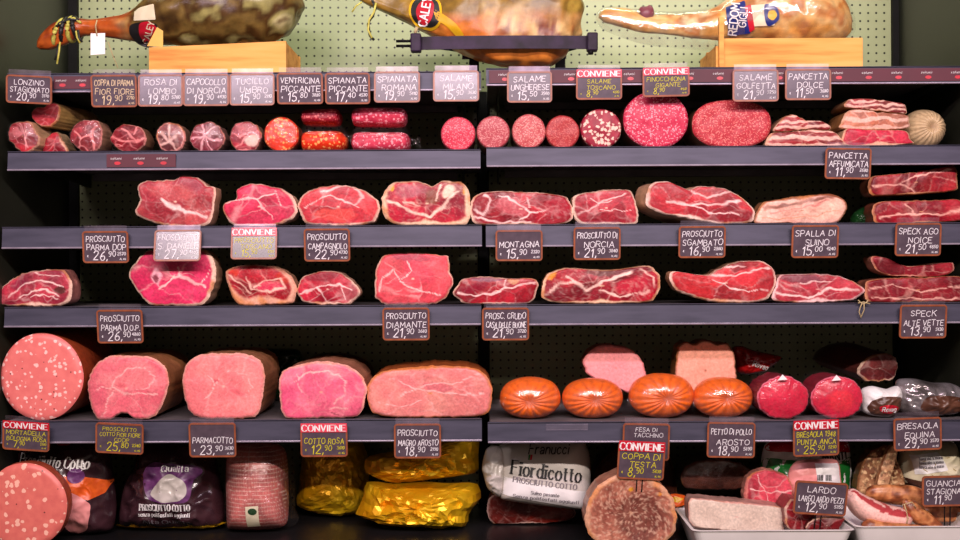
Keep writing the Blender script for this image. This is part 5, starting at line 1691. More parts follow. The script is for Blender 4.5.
piece('paste_loaf', 'square peach-pink loaf with scalloped top resting on the orange roasts', 'cooked loaf', [(675.5, 376), (676, 365), (678, 349), (681, 344), (688, 342), (694, 344), (702, 340.5), (711, 341), (718, 344), (727, 343), (733, 350), (736, 362), (736, 385), (728, 398), (705, 399), (682, 398), (676, 388)], 0.137, 0.13, None, None,
      dict(lobes=0, fibre=.02, tone=(1,1,.95), crust=1, meat=(238, 166, 146), dark=(234, 158, 138), vein=0, rim=(3, 1, .5, .8), rimc=(120, 70, 40)), (150, 96, 50), bulge=0.001, rough=0.0005)
rp = Pillow('red_packet', 'small red plastic packet behind the first red bresaola', 'packet', [(735, 349), (745, 347), (756, 351), (770, 354), (785, 358), (778, 366), (768, 373), (752, 376), (742, 375), (736, 366)], 0.22, 0.07, M_REDBAG, None, None, 0.006, 40, 'bag', 90, 20)
rp.write('Rovag', 760, 368, 5, M_WHITE, 18, 0.16)
G10 = 'round bresaola'
BRS = dict(crust=0, lobes=0, fibre=.1, tone=(1,.9,.85), rim2=(226,120,140), meat=(206, 36, 70), dark=(190, 26, 60), fat=(226, 90, 110), vein=.18, rim=(.8, .8, .8, .8), rimc=(226, 120, 140))
for lab, cx, cy, rx, ry, bl in [('dark crimson bresaola beside the last orange roast', 783.5, 393.5, 25.8, 21.5, ()), ('redder bresaola beside the white and brown packet', 837.5, 394, 26, 21.5, [(840, 396, 14, 12, 0, (224, 50, 60), .6)])]:
    b_ = piece('bresaola', lab, 'bresaola', oval(cx, cy, rx, ry, 18, .015, int(cx)), 0.03, 0.17, ZS4R, G10, {**BRS, 'blobs': bl}, (150, 30, 50), film=M_FILM2, bulge=0.012)
    film_tail(b_, cx - rx + 1, cy + 3, 9, 14, 0.04, int(cx))
    plate('white_sticker', [(cx - 6, cy - 13), (cx - 1, cy - 19), (cx + 4, cy - 14)], 0.0135, M_WHITE, b_)
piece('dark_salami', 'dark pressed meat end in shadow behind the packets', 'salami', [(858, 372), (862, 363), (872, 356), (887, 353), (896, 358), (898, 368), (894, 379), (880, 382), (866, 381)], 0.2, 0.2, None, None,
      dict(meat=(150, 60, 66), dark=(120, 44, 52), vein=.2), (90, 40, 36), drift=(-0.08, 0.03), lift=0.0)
wb = Pillow('meat_packet', 'white packet with a dark brown window and red lettering', 'packet', [(866, 395), (868, 386), (878, 383), (893, 386), (904, 383), (908, 392), (904, 408), (894, 414), (878, 413), (868, 408)], 0.03, 0.08, M_WHITE, ZS4R, None, 0.004, 50, 'bag', 100, 24)
wb.patch('dark_window', [(870, 404), (874, 396), (886, 392), (904, 394), (902, 408), (892, 412), (876, 411)], M_BROWNPAPER)
wb.patch('red_label', [(880, 402), (890, 400), (900, 403), (893, 409), (883, 408)], M_RED, 0.0022)
wb.write('Rovag', 890, 407, 4.5, M_WHITE, 0, 0.16, off=0.0034)
sv = Pillow('vacuum_pack', 'silvery film pack of dark slices at the shelf end', 'packet', [(904, 405), (903, 385), (906, 376), (922, 375), (940, 379), (960, 380), (972, 388), (970, 408), (945, 413), (918, 412)], 0.03, 0.1, M_SILVER, ZS4R, None, 0.008, 40, 'bag', 110, 26)
sv.patch('brown_slices', [(922, 404), (926, 392), (945, 390), (966, 394), (966, 406), (944, 410)], M_BROWNPAPER, 0.0014)
gp = Pillow('green_packet', 'dark green packet standing in shadow behind the cooked hams', 'packet', [(243, 352), (240, 336), (247, 328), (272, 327), (295, 328), (300, 340), (298, 372), (270, 380), (246, 376)], 0.325, 0.08, M_GREENBAG, ZS4L, None, 0.008, 30, 'bag', 90, 20)
rd = Pillow('red_packet', 'red packet standing in shadow beside the dark green one', 'packet', [(203, 352), (202, 336), (210, 329), (226, 330), (234, 338), (236, 372), (220, 378), (206, 374)], 0.325, 0.08, M_REDBAG, ZS4L, None, 0.008, 30, 'bag', 90, 20)
bb = Pillow('brown_bag', 'dark brown wrapped ham behind the magenta-pink cooked ham', 'packet', [(300, 372), (308, 358), (325, 353), (350, 355), (368, 364), (374, 380), (368, 396), (340, 402), (306, 398)], 0.31, 0.1, M_BROWNPAPER, ZS4L, None, 0.008, 30, 'bag', 90, 20)

# ------------------------------------------------------------------ bottom row: bags, foil, trays
m2 = piece('mortadella', 'mortadella end with pistachio flecks in the lowest row, against the dark printed bag', 'mortadella', oval(24, 506, 42.5, 43, 22, .01, 4), 0.0, 0.05, ZB, None, None, (170, 76, 50), (140, 58, 40), face_mat=M_MORTA2, bulge=0.001, end=0.3, swell=0.01, rough=0.0006, K=14)
bg = Pillow('ham_bag', 'dark plum bag of cooked ham behind the pistachio mortadella, violet seal and orange band', 'bag', [(2, 470), (3, 452), (20, 446), (50, 444), (85, 445), (97, 452), (101, 475), (105, 505), (104, 530), (96, 541), (50, 543), (10, 540), (0, 510)], 0.075, 0.16, M_PLUM, ZB, None, 0.007, 26)
bg.patch('orange_band', [(62, 478), (80, 479), (104, 487), (99, 498), (86, 503), (66, 496)], M_ORANGE, smooth_outline=False)
bg.patch('pink_slices', [(60, 490), (84, 503), (88, 512), (82, 534), (66, 540), (58, 520)], M_PINKPLAIN, 0.0016)
bg.patch('violet_seal', oval(74.5, 478, 8, 7.5), M_PURPLEPRINT, 0.0018)
bg.patch('red_logo', oval(56, 447.5, 8, 2.6), M_RED, 0.0016)
bg.write('Prosciutto Cotto', 51, 469, 10, M_WHITE, 4, 0.10, True, fit=70)
bg.write('ALTA QUALITA', 40, 477, 4.5, M_WHITE, 4, 0.10, True, fit=34)
b2 = Pillow('ham_bag', 'plum bag of cooked ham with a picture of pale slices, under the 25,80 card', 'bag', [(109, 520), (113, 495), (118, 480), (124, 470), (130, 450), (150, 444), (185, 445), (205, 452), (212, 480), (217, 505), (216, 528), (200, 534), (150, 533), (112, 532)], 0.12, 0.16, M_PLUM, ZB, None, 0.009, 24)
b2.patch('flower_picture', [(142, 474), (150, 462), (170, 463), (194, 465), (200, 472), (192, 480), (186, 500), (150, 498)], M_PURPLEPRINT)
b2.patch('slices_picture', [(150, 492), (158, 480), (166, 473), (174, 474), (184, 480), (186, 492), (178, 499), (162, 500)], M_GREYBAG, 0.0018, label='printed picture of pale ham slices')
b2.write('Qualita', 174, 470, 6, M_WHITE, 0, 0.11, True, 0.004, fit=26)
b2.write('PROSCIUTTO COTTO', 164, 509, 6.5, M_WHITE, 1, 0.12, True, fit=50)
b2.write('senza polifosfati aggiunti', 163, 515.5, 4.2, M_WHITE, 1, 0.11, True, fit=51)
b2.write('Alta Qualita', 164, 524, 4.5, M_GREYPRINT, 1, 0.11, True, fit=48)
b2.patch('foot_seam', [(110, 529), (160, 530), (214, 527), (214, 530), (160, 533), (110, 532)], M_GOLD, 0.002)

# netted roast in film
NET1, NET2 = lin((206, 110, 104)), lin((238, 206, 190))
NETD = lin((104, 44, 44))


def netcol(v):
    a_ = abs(math.sin(v[2] * 330 + 0.6 * noise.noise(Vector(v) * 40)))
    b_ = abs(math.sin(v[0] * 520 + v[2] * 40))
    m = max(0, 1 - a_ * 3.0) * 0.9
    m = max(m, max(0, 1 - b_ * 3.5) * 0.35)
    c_ = NET1 + (NETD - NET1) * max(0, min(1, noise.noise(Vector(v) * 18) + 0.25))
    return c_ + (NET2 - c_) * m


nr = Pillow('netted_roast', 'white-netted pink roast standing in clear film beside the gold foil', 'roast', [(220, 528), (219, 500), (219, 462), (224, 446), (245, 440), (265, 442), (279, 452), (282, 480), (282, 520), (276, 530), (250, 533), (226, 532)], 0.10, 0.17, M_CASING, ZB, None, 0.002, 30, 'netted_meat', 200, 60, 3.0, cols=netcol, sharp=False)
nr.patch('sticker', [(245, 502), (258, 501), (258, 524), (245, 525)], M_CREAMPAPER)
nr.patch('sticker_crest', oval(252, 507, 4.5, 3.5), M_GREENBAG, 0.0022)
fw = Pillow('x', 'x', 'x', [(217, 530), (216, 500), (216, 460), (222, 443), (245, 437), (268, 439), (284, 448), (288, 470), (289, 500), (289, 518), (293, 525), (288, 531), (270, 535), (225, 534)], 0.094, 0.185, M_FILM2, ZB, None, 0.006, 50, 'plastic_wrap', 110, 24, root=nr.root)

G11 = 'gold foil parcels'
Pillow('foil_parcel', 'gold foil parcel standing beside the netted roast, diamond-quilted and shaded', 'parcel', [(292, 512), (294, 495), (298, 462), (302, 446), (330, 441), (356, 443), (366, 468), (366, 500), (360, 518), (335, 524), (310, 520)], 0.255, 0.14, M_GOLD, ZB, G11, 0.008, 30, 'foil', facet=True)
Pillow('foil_parcel', 'gold foil parcel lying on top of the crumpled one', 'parcel', [(362, 470), (364, 462), (372, 458), (385, 456), (396, 452), (399, 444), (402, 441), (430, 440), (476, 440), (479, 444), (478, 460), (476, 476), (440, 482), (410, 485), (396, 486), (380, 484), (364, 476)], 0.16, 0.10, M_GOLD, None, G11, 0.014, 34, 'foil', facet=True)
Pillow('foil_parcel', 'crumpled bright gold foil parcel at the bottom, nearest the deck edge', 'parcel', [(352, 518), (354, 514), (360, 500), (362, 487), (368, 485), (390, 487), (420, 485), (450, 487), (472, 486), (479, 490), (481, 502), (472, 512), (467, 522), (466, 530), (430, 532), (385, 529), (358, 521)], 0.125, 0.15, M_GOLD, ZB, G11, 0.017, 32, 'foil', facet=True)

# pale bag
fb = Pillow('ham_bag', 'pale grey printed bag lying over a red roasted ham piece', 'bag', [(498, 468), (496, 456), (498, 452), (508, 446), (530, 443), (560, 441), (583, 443), (588, 448), (592, 460), (593, 485), (591, 505), (588, 513), (580, 514), (550, 511), (520, 507), (504, 504), (500, 501), (500, 485)], 0.10, 0.10, M_GREYBAG, None, None, 0.0025, 14, lean=0.12, power=4.0)
fb.patch('printed_panel', [(500, 478), (501, 496), (583, 511), (589, 511), (590, 494)], M_WHITE, 0.0014, smooth_outline=False)
fb.write('Franucci', 549, 455, 9, M_BLACKPRINT, 0, 0.12, False, slant=0.25, fit=40)
fb.write('Fiordicotto', 546, 479, 13.5, M_BLACKPRINT, 7, 0.095, True, fit=70)
fb.write('PROSCIUTTO COTTO', 545, 486.5, 5, M_GREYPRINT, 7, 0.12, True, fit=64)
fb.write('Suino pesante', 545, 496, 3.4, M_GREYPRINT, 6, 0.12, True, fit=28)
fb.write('Senza polifosfati aggiunti', 546, 501.5, 3.4, M_GREYPRINT, 6, 0.12, True, fit=66)
fb.patch('logo_flag', [(529, 456), (531, 456), (530, 461), (528, 461)], M_GREEN)
fb.patch('logo_flag', [(531, 456), (533, 456), (532, 461), (530, 461)], M_RED)
fbx = Pillow('x', 'x', 'x', [(482, 470), (486, 452), (496, 448), (504, 455), (505, 480), (500, 500), (488, 492), (484, 480)], 0.11, 0.08, M_GREYBAG, None, None, 0.008, 36, 'crumpled_neck', 80, 20, root=fb.root)
piece('roast_ham', 'red peppery roasted ham piece under the pale grey bag', 'roast ham', [(490, 500), (500, 497), (520, 502), (550, 506), (572, 510), (574, 521), (555, 526), (520, 527), (500, 527), (491, 525), (487, 512)], 0.225, 0.14, ZB, None,
      dict(meat=(150, 40, 28), dark=(96, 22, 16), fat=(226, 170, 160), vein=.5, rim=(1, 1, 3, 1), rimc=(230, 190, 180)), (110, 40, 28))

piece('head_cheese', 'big round speckled head cheese with a carved hollow, card stuck in its top', 'head cheese', [(585, 535), (590, 514), (601, 500), (616, 491.5), (632, 488.5), (650, 493), (664, 503), (674, 517), (677, 535), (673, 552), (655, 564), (630, 567), (605, 562), (590, 552)], -0.04, 0.13, ZB, None, dict(lobes=0, fibre=.0, tone=(1,.95,.9), crust=0, meat=(176, 112, 92), dark=(140, 78, 66), fat=(204, 152, 128), vein=.25, rim=(8, 6, 3, 6), rimc=(206, 154, 122), speck=(0.34, .5, (222, 180, 152)), blobs=[(640, 534, 25, 27, 0, (104, 52, 44), .85), (632, 506, 4, 2, 0, (226, 160, 40), .9), (660, 510, 3, 2, 0, (226, 140, 40), .8)]), (206, 150, 120), (150, 90, 74), bulge=-0.012, end=0.35)  # large dark blob paints the shade of the hollow into the face colour
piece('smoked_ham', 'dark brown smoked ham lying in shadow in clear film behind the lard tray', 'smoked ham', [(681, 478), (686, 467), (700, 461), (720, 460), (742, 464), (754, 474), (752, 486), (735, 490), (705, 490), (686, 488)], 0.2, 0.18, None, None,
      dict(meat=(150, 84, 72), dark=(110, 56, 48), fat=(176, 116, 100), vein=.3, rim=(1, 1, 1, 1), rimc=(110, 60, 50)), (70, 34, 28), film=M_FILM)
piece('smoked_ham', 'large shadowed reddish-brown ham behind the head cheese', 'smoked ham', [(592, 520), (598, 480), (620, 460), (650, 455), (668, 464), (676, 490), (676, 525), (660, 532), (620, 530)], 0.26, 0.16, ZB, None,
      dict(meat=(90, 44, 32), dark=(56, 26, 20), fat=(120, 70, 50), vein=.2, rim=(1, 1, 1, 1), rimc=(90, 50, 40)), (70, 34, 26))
yp = Pillow('cheese_packet', 'clear packet with an orange-yellow printed top beside the head cheese', 'packet', [(662, 506), (668, 498), (684, 499), (692, 506), (690, 530), (684, 538), (668, 536)], 0.11, 0.05, M_FILM2, ZB, None, 0.006, 40, 'bag', 80, 18)
yp.patch('orange_print', [(666, 502), (674, 499), (686, 501), (688, 508), (676, 511), (668, 509)], M_ORANGE)
yp.patch('yellow_print', [(668, 504), (676, 501), (684, 503), (678, 507)], M_YELLABEL, 0.002)


def tray(label, x0, x1, ytop, Y0, Y1, slant=0.0):
    """a shallow white tray with sloping sides and a rolled rim"""
    A, B = at(x0, ytop, Y0), at(x1, ytop, Y0)
    z1 = A.z
    r = thing('display_tray', ((A.x + B.x) / 2, (Y0 + Y1) / 2, ZB), label, 'tray', 'white display trays')
    zb = ZB + 0.002
    w = 0.004
    ins = 0.02
    V, Fc = [], []

    def ring(x0_, x1_, y0_, y1_, z):
        n = len(V)
        rad = 0.018
        for cx, cy, a0 in ((x1_ - rad, y1_ - rad, 0), (x0_ + rad, y1_ - rad, 90), (x0_ + rad, y0_ + rad, 180), (x1_ - rad, y0_ + rad, 270)):
            for i in range(6):
                a_ = math.radians(a0 + 90 * i / 5)
                V.append((cx + rad * math.cos(a_), cy + rad * math.sin(a_), z))
        return n
    rings = [ring(A.x + ins, B.x - ins, Y0 + ins, Y1 - ins, zb), ring(A.x, B.x, Y0, Y1, z1 - 0.003), ring(A.x - 0.004, B.x + 0.004, Y0 - 0.004, Y1 + 0.004, z1),
             ring(A.x + 0.002, B.x - 0.002, Y0 + 0.002, Y1 - 0.002, z1 + 0.001), ring(A.x + 0.004, B.x - 0.004, Y0 + 0.004, Y1 - 0.004, z1 - 0.004), ring(A.x + ins + w, B.x - ins - w, Y0 + ins + w, Y1 - ins - w, zb + w)]
    for a_, b_ in zip(rings[:-1], rings[1:]):
        for i in range(24):
            j = (i + 1) % 24
            Fc.append((a_ + i, a_ + j, b_ + j, b_ + i))
    Fc.append(tuple(rings[0] + i for i in range(24)))
    Fc.append(tuple(rings[-1] + i for i in range(24)))
    fix_normals(mk('tray_shell', V, Fc, M_TRAY, r, False))
    return r


tray('white tray holding the lard block and red cuts', 694, 854, 531, -0.13, 0.10)
tray('white tray holding the rolled guanciale and brown sausages', 857, 985, 527, -0.13, 0.12)
ZTR = ZB + 0.012
TB = dict(lobes=0, fibre=.06, tone=(1,1,.97), crust=.6, crustc=(190, 130, 110), meat=(220, 200, 186), dark=(206, 184, 170), fat=(236, 216, 204), vein=.2, rim=(2, 1, 1.5, 1), rimc=(206, 150, 140))
piece('lard_block', 'flat whitish block of lard lying along the tray', 'lard', [(690, 501), (700, 499), (730, 502), (760, 505), (782, 509), (784, 527), (781, 534), (750, 533), (720, 530), (692, 525)], -0.03, 0.1, None, None, TB, (196, 150, 136), bulge=0.001, lift=0.0)
piece('rolled_ham', 'round bright pink rolled ham tied with string above the lard', 'raw ham', [(744, 496), (747, 481), (755, 472), (770, 470.5), (785, 475), (793, 486), (792, 500), (780, 507), (760, 508), (748, 505)], 0.04, 0.06, None, None,
      dict(meat=(214, 74, 100), dark=(196, 56, 84), vein=.15, rim=(1, 2, 5, 3), rimc=(206, 120, 110), seams=[([(750, 488), (770, 493), (792, 490)], 1.2), ([(758, 474), (764, 490), (770, 505)], .8)]), (216, 140, 120))
piece('red_cut', 'dark red meat cut standing behind the long lard card', 'meat cut', [(785, 510), (792, 500), (806, 503), (815, 512), (814, 526), (802, 531), (788, 528)], -0.06, 0.12, None, 'red cuts in the tray',
      dict(meat=(170, 40, 56), dark=(140, 28, 44), vein=.2, rim=(.8, .8, .8, 2)), (150, 50, 50))
piece('red_cut', 'deep red glossy meat cut low in the tray under the long lard card', 'meat cut', [(806, 528), (814, 520), (830, 517), (845, 519), (840, 528), (838, 533), (820, 533), (810, 531)], -0.085, 0.08, None, 'red cuts in the tray',
      dict(meat=(128, 20, 32), dark=(90, 12, 22), vein=.15, rim=(.8, .8, .8, .8)), (90, 24, 26))
ib = Pillow('striped_packet', 'green, white and red packet standing behind the pink sliced ham pack', 'packet', [(766, 500), (766, 470), (768, 452), (775, 442), (800, 438), (835, 439), (854, 444), (858, 470), (857, 500), (856, 528), (810, 533), (770, 528)], 0.115, 0.10, M_WHITE, ZB, None, 0.006, 28)
ib.patch('green_print', [(767, 462), (790, 460), (820, 462), (840, 462), (857, 460), (857, 500), (856, 524), (770, 524), (767, 498)], M_GREEN)
ib.patch('red_print', [(770, 452), (776, 443), (800, 439), (835, 440), (853, 445), (856, 454), (830, 450), (800, 452)], M_RED, 0.0014)
ib.write('MANTI', 836, 460, 7, M_BLACKPRINT, -3, 0.14, True)
sp = Pillow('sliced_ham_pack', 'pink pack of sliced ham with a white printed label, above the long lard card', 'packet', [(790, 490), (792, 472), (800, 463), (820, 461), (840, 462), (844, 478), (843, 496), (820, 500), (795, 498)], 0.055, 0.05, M_PINKPLAIN, None, None, 0.003, 30)
sp.patch('white_label', [(816, 464), (840, 464), (842, 484), (817, 483)], M_WHITE)
barc = sp.write('IIII IIII', 824, 480, 5, M_BLACKPRINT, 2, 0.2, False, name='bar_marks')

PEP = dict(speck=(0.3, .75, (226, 190, 140)), lobes=0, fibre=.2, tone=(1,1,1), meat=(176, 130, 92), dark=(110, 66, 44), fat=(206, 170, 130), vein=.5, rim=(1, 1, 1, 1), rimc=(130, 84, 54))
piece('cured_jowl', 'brown peppered jowl leaning upright beside the green packet', 'cured jowl', [(858, 490), (861, 470), (868, 456), (880, 447), (890, 446), (896, 456), (904, 476), (905, 490), (892, 500), (872, 498)], 0.09, 0.07, None, 'peppered jowls', PEP, (130, 80, 50))
piece('cured_jowl', 'narrow tan edge of jowl leaning against the brown peppered one', 'cured jowl', [(876, 490), (880, 470), (887, 452), (893, 445), (898, 448), (896, 462), (890, 480), (885, 493), (878, 495)], 0.065, 0.02, None, 'peppered jowls', {**PEP, 'meat': (206, 166, 126), 'dark': (176, 130, 96)}, (180, 130, 90))
wp = Pillow('paper_parcel', 'cream paper-wrapped ham tied with string at the end of the lowest row', 'parcel', [(908, 474), (909, 458), (916, 450), (940, 446), (965, 445), (975, 460), (972, 490), (950, 498), (920, 492), (910, 484)], 0.075, 0.12, M_CREAMPAPER, None, None, 0.005, 26)
wp.patch('brown_base', [(905, 480), (920, 482), (945, 486), (970, 486), (966, 494), (940, 496), (915, 490)], M_BROWNPAPER)
wp.patch('printed_label', [(914, 457), (940, 453), (948, 470), (918, 476)], M_WHITE, 0.0014)
for ly in (460, 464, 468):
    wp.write('lavorato a mano', 932, ly, 3.0, M_GREYPRINT, -6, 0.12, True, fit=22)
for pp in ([(904, 470), (925, 462), (950, 458), (970, 462)], [(910, 454), (925, 470), (945, 484)], [(945, 447), (935, 465), (925, 488)], [(930, 449), (955, 470), (968, 480)]):
    sb = MB(); sb.tube([wp.pt3(x, y, None, 0.002) for x, y in pp], 0.0011, 6); sb.build('string', M_STRING, wp.root, True)
gj = thing('rolled_guanciale', (at(878, 510, -0.02).x, -0.02, at(878, 524, -0.02).z), 'pale pink curved guanciale with white fat tied by string in the tray', 'guanciale')
loft('guanciale_body', [(849, 492, 2, .01), (851, 494, 7, .03), (858, 503, 11, .04), (870, 511, 12.5, .045), (888, 516, 11, .04), (904, 518, 9, .03), (911, 518, 3, .012)], -0.02, M_FACE, gj,
     lambda u, an, p: (lin((176, 64, 68)) if 0.42 + 0.3 * noise.noise(p * 50) < math.sin(an) < 0.86 + 0.2 * noise.noise(p * 60) else lin((238, 190, 178))) * (1 + 0.1 * noise.noise(p * 60)), n=60, seg=48, bump=0.05, seed=4)
gs = MB(); px_tube(gs, [(904, 504), (906, 510), (908, 518), (906, 526)], -0.055, 0.0014); px_tube(gs, [(902, 505), (912, 502), (916, 508)], -0.05, 0.0012); gs.build('string', M_STRING, gj, True)
SC = tones([(110, 58, 28), (166, 100, 56), (196, 130, 80), (140, 74, 40), (90, 46, 26)], 34, 3.3)
G12 = 'brown crusted sausages in the tray'
for lab, pth, yy in [('brown crusted sausage lying across behind the guanciale', [(866, 497, 2), (874, 493, 8), (895, 494, 10), (915, 497, 10), (928, 505, 8), (932, 510, 2)], 0.03),
                     ('brown crusted sausage at the bottom below the guanciale', [(862, 524, 2), (868, 526, 7), (885, 530, 8.5), (905, 531, 8), (922, 532, 6), (928, 533, 2)], -0.06),
                     ('brown crusted sausage bending down beside the guanciale knot', [(904, 500, 2), (910, 506, 7), (920, 516, 9), (932, 526, 9), (942, 534, 6), (946, 538, 2)], -0.03),
                     ('brown crusted sausage in shadow under the stagionato card', [(918, 510, 2), (926, 512, 8), (940, 513, 9), (955, 514, 8), (962, 515, 3)], 0.02)]:
    r_ = thing('crusted_sausage', (at(pth[2][0], pth[2][1], yy).x, yy, at(pth[2][0], pth[2][1] + pth[2][2], yy).z), lab, 'sausage', G12)
    loft('sausage_body', [(a_, b_, c_, c_ * (D + yy) / F) for a_, b_, c_ in pth], yy, M_RIND, r_, lambda u, an, p: SC(p), n=50, seg=36, bump=0.14, seed=len(lab))

# ------------------------------------------------------------------ price cards
C1 = 'price cards on the top rail'
card(29, 89.5, 46, 28, ['LONZINO', 'STAGIONATO'], '20,90', 'tilted dark card reading LONZINO STAGIONATO at the end of the top rail', roll=3, group=C1, Y=-0.02)
card(114, 91, 46, 32, ['COPPA DI PARMA', 'FIOR FIORE'], '19,90', 'dark card with cream writing COPPA DI PARMA on the top rail', 'c', group=C1)
card(160.5, 90.5, 45, 32, ['ROSA DI', 'LOMBO'], '19,80', 'card reading ROSA DI LOMBO, violet glare on it', tilt=-1.0, group=C1, Y=-0.014)
card(206, 90, 46, 32, ['CAPOCOLLO', 'DI NORCIA'], '19,90', 'violet-glaring card reading CAPOCOLLO DI NORCIA', shine=2.2, group=C1)
card(252, 89.5, 45, 32, ['TUCILLO', 'UMBRO'], '15,90', 'strongly glaring card above the orange-red spicy salami, wording half lost', shine=1.2, group=C1, Y=-0.014)
card(300, 88.5, 46, 31, ['VENTRICINA', 'PICCANTE'], '15,80', 'dark card reading VENTRICINA PICCANTE', group=C1)
card(347.5, 88.5, 45, 31, ['SPIANATA', 'PICCANTE'], '17,40', 'dark card reading SPIANATA PICCANTE above the pink pressed salami', group=C1, Y=-0.014)
card(397, 87, 46, 31, ['SPIANATA', 'ROMANA'], '19,90', 'card reading SPIANATA ROMANA', tilt=-0.5, group=C1)
card(456, 86, 46, 31, ['SALAME', 'MILANO'], '15,90', 'white-glaring card above the bright pink fine salami', shine=0.8, group=C1)
card(529.5, 87, 45, 31, ['SALAME', 'UNGHERESE'], '15,50', 'dark card reading SALAME UNGHERESE', tilt=0.5, group=C1)
card(599, 85, 46, 29, ['SALAME', 'TOSCANO'], '8,90', 'card with pink CONVIENE banner and yellow writing SALAME TOSCANO', 'y', 'CONVIENE', bm=M_PINKRED, group=C1)
card(666, 82.5, 47, 28, ['FINOCCHIONA', 'GIGANTE'], '8,90', 'card with pink CONVIENE banner above the largest round salami', 'y', 'CONVIENE', bm=M_PINKRED, group=C1, roll=-1)
card(755.5, 85.5, 46, 32, ['SALAME', 'GOLFETTA'], '21,90', 'violet-tinted card reading SALAME GOLFETTA above the oval salami', tilt=0, group=C1, strip=False)
card(808, 84.5, 46, 31, ['PANCETTA', 'DOLCE'], '11,50', 'dark card reading PANCETTA DOLCE', tilt=1, group=C1)
card(848, 163.5, 46, 31, ['PANCETTA', 'AFFUMICATA'], '11,90', 'card reading PANCETTA AFFUMICATA below the pancetta stack', roll=1)
C2 = 'price cards on the upper ham rail'
card(105.5, 247, 46, 32, ['PROSCIUTTO', 'PARMA DOP'], '26,90', 'brown-edged card reading PROSCIUTTO PARMA DOP on the upper ham rail', group=C2)
card(177.5, 245.5, 47, 32, ['PROSCIUTTO', 'S. DANIELE'], '27,90', 'silvery glaring card below the dusky folded-crest ham', shine=1.5, group=C2, Y=-0.016)
card(254, 244, 46, 31, ['PROSCIUTTO', 'TOSCANO'], '15,90', 'half-glaring card with pale banner and yellow writing below the vivid pink ham', 'y', 'CONVIENE', tilt=-9.5, bm=M_PINKRED, group=C2)
card(327, 245, 46, 33, ['PROSCIUTTO', 'CAMPAGNOLO'], '22,90', 'brown-edged card reading PROSCIUTTO CAMPAGNOLO', group=C2)
card(519, 245.5, 47, 31, ['MONTAGNA'], '15,90', 'card reading MONTAGNA just past the bay joint', group=C2, strip=True)
card(597, 243.5, 47, 33, ['PROSCIUTTO DI', 'NORCIA'], '21,90', 'card reading PROSCIUTTO DI NORCIA', group=C2, strip=True)
card(702, 242, 47, 32, ['PROSCIUTTO', 'SGAMBATO'], '16,90', 'card reading PROSCIUTTO SGAMBATO below the large sagging ham', group=C2)
card(815, 241.5, 47, 33, ['SPALLA DI', 'SUINO'], '15,00', 'card reading SPALLA DI SUINO below the pale shoulder', group=C2)
card(918, 239.5, 46, 33, ['SPECK AGO', 'NOICE'], '21,50', 'card reading SPECK AGO below the stacked speck', group=C2)
C3 = 'price cards on the lower ham rail'
card(120, 326.5, 46, 34, ['PROSCIUTTO', 'PARMA D.O.P.'], '26,90', 'card reading PROSCIUTTO PARMA D.O.P. over the huge mortadella shelf', group=C3)
card(406, 324, 47, 33, ['PROSCIUTTO', 'DIAMANTE'], '21,90', 'card reading PROSCIUTTO DIAMANTE below the coral-pink ham', group=C3)
card(505.5, 324, 47, 33, ['PROSC. CRUDO', 'CASA DELLE BUONE'], '21,90', 'card reading PROSC. CRUDO at the bay joint', group=C3)
card(923, 321.5, 47, 34, ['SPECK', 'ALTE VETTE'], '13,90', 'card reading SPECK ALTE VETTE', group=C3)
C4 = 'price cards on the cooked meat rail'
card(26, 436.5, 47, 29, ['MORTADELLA', 'BOLOGNA ROSA'], '7,90', 'red-banner card with yellow writing below the huge mortadella', 'y', 'CONVIENE', roll=4, group=C4, Y=-0.022)
card(119.5, 438.5, 48, 31, ['PROSCIUTTO', 'COTTO FIOR FIORE', 'COOP'], '25,80', 'dark card with yellow-cream writing below the wavy-bottomed cooked ham', 'y', roll=3, group=C4, Y=-0.022)
card(212.5, 440, 47, 35, ['PARMACOTTO'], '23,90', 'card priced 23,90 below the salmon-pink cooked ham', group=C4, strip=True)
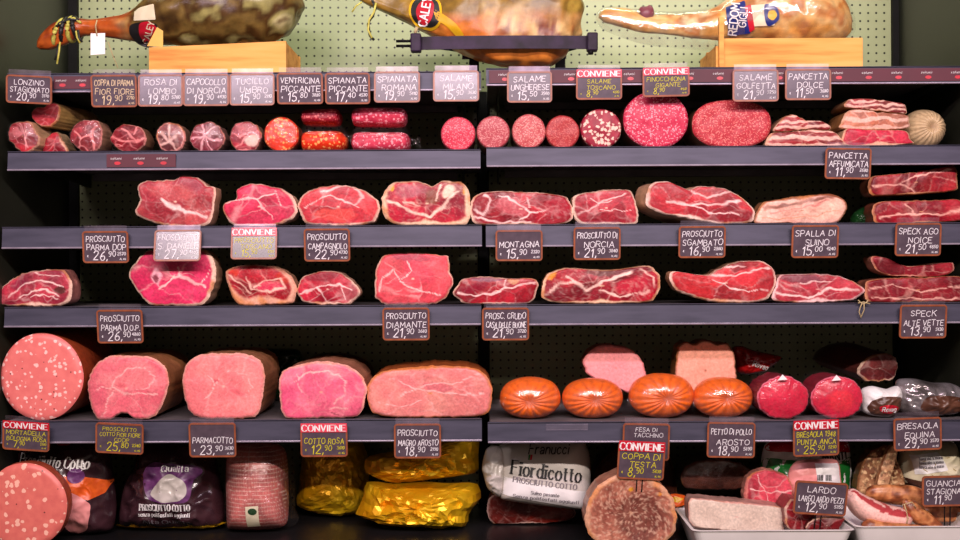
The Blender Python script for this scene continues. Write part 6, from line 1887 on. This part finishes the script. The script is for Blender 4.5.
card(324, 440.5, 47, 33, ['COTTO ROSA'], '12,90', 'card with glaring pink banner and yellow writing COTTO ROSA', 'y', 'CONVIENE', bm=M_PINKRED, group=C4)
card(417.5, 441, 47, 35, ['PROSCIUTTO', 'MAGRO AROSTO'], '18,90', 'card reading PROSCIUTTO MAGRO AROSTO below the long roast ham', group=C4, strip=True)
card(646, 442, 47, 38, ['FESA DI', 'TACCHINO', '', ''], '', 'card reading FESA DI TACCHINO partly behind the stuck-in card', group=C4, strip=True, roll=1, unit=False)
card(641, 461, 47, 38, ['COPPA DI', 'TESTA'], '8,90', 'red-banner card on black prongs stuck in the head cheese', 'y', 'CONVIENE', roll=3, Y=-0.045, hanger=False, prongs=13)
card(731, 440, 48, 36, ['PETTO DI POLLO', 'AROSTO'], '18,90', 'card reading PETTO DI POLLO below the last orange roast', group=C4, strip=True, roll=1)
card(816, 438.5, 46, 36, ['BRESAOLA 1948', 'PUNTA ANCA'], '25,90', 'red-banner card with yellow writing BRESAOLA below the two bresaola', 'y', 'CONVIENE', roll=-2, group=C4)
card(917.5, 434, 48, 33, ['BRESAOLA', 'EQUINA'], '29,90', 'card reading BRESAOLA EQUINA below the silvery pack', roll=-2, group=C4, Y=-0.016)
C5 = 'price cards standing among the lowest row'
card(820.5, 498.5, 53, 34, ['LARDO', 'LARGO ARDO PEZZI'], '12,90', 'long dark card reading LARDO standing on a black stick in the tray', roll=4, Y=-0.10, hanger=False, group=C5, prongs=26)
card(948, 491, 52, 31, ['GUANCIALE', 'STAGIONATO'], '11,90', 'card reading GUANCIALE STAGIONATO in front of the paper parcel', roll=-1, Y=-0.06, hanger=False, group=C5, prongs=30)
# an empty clear holder on the rail
h = thing('card_holder', (at(567, 427, -0.004).x, -0.004, at(567, 430, 0).z), 'empty clear card holder on the rail under the second orange roast', 'card holder')
A_, B_ = at(546, 424, -0.004), at(588, 430, -0.004)
MB().box(A_.x, B_.x, -0.006, -0.003, B_.z, A_.z, 0.0006).build('strip', M_HOLDER, h)
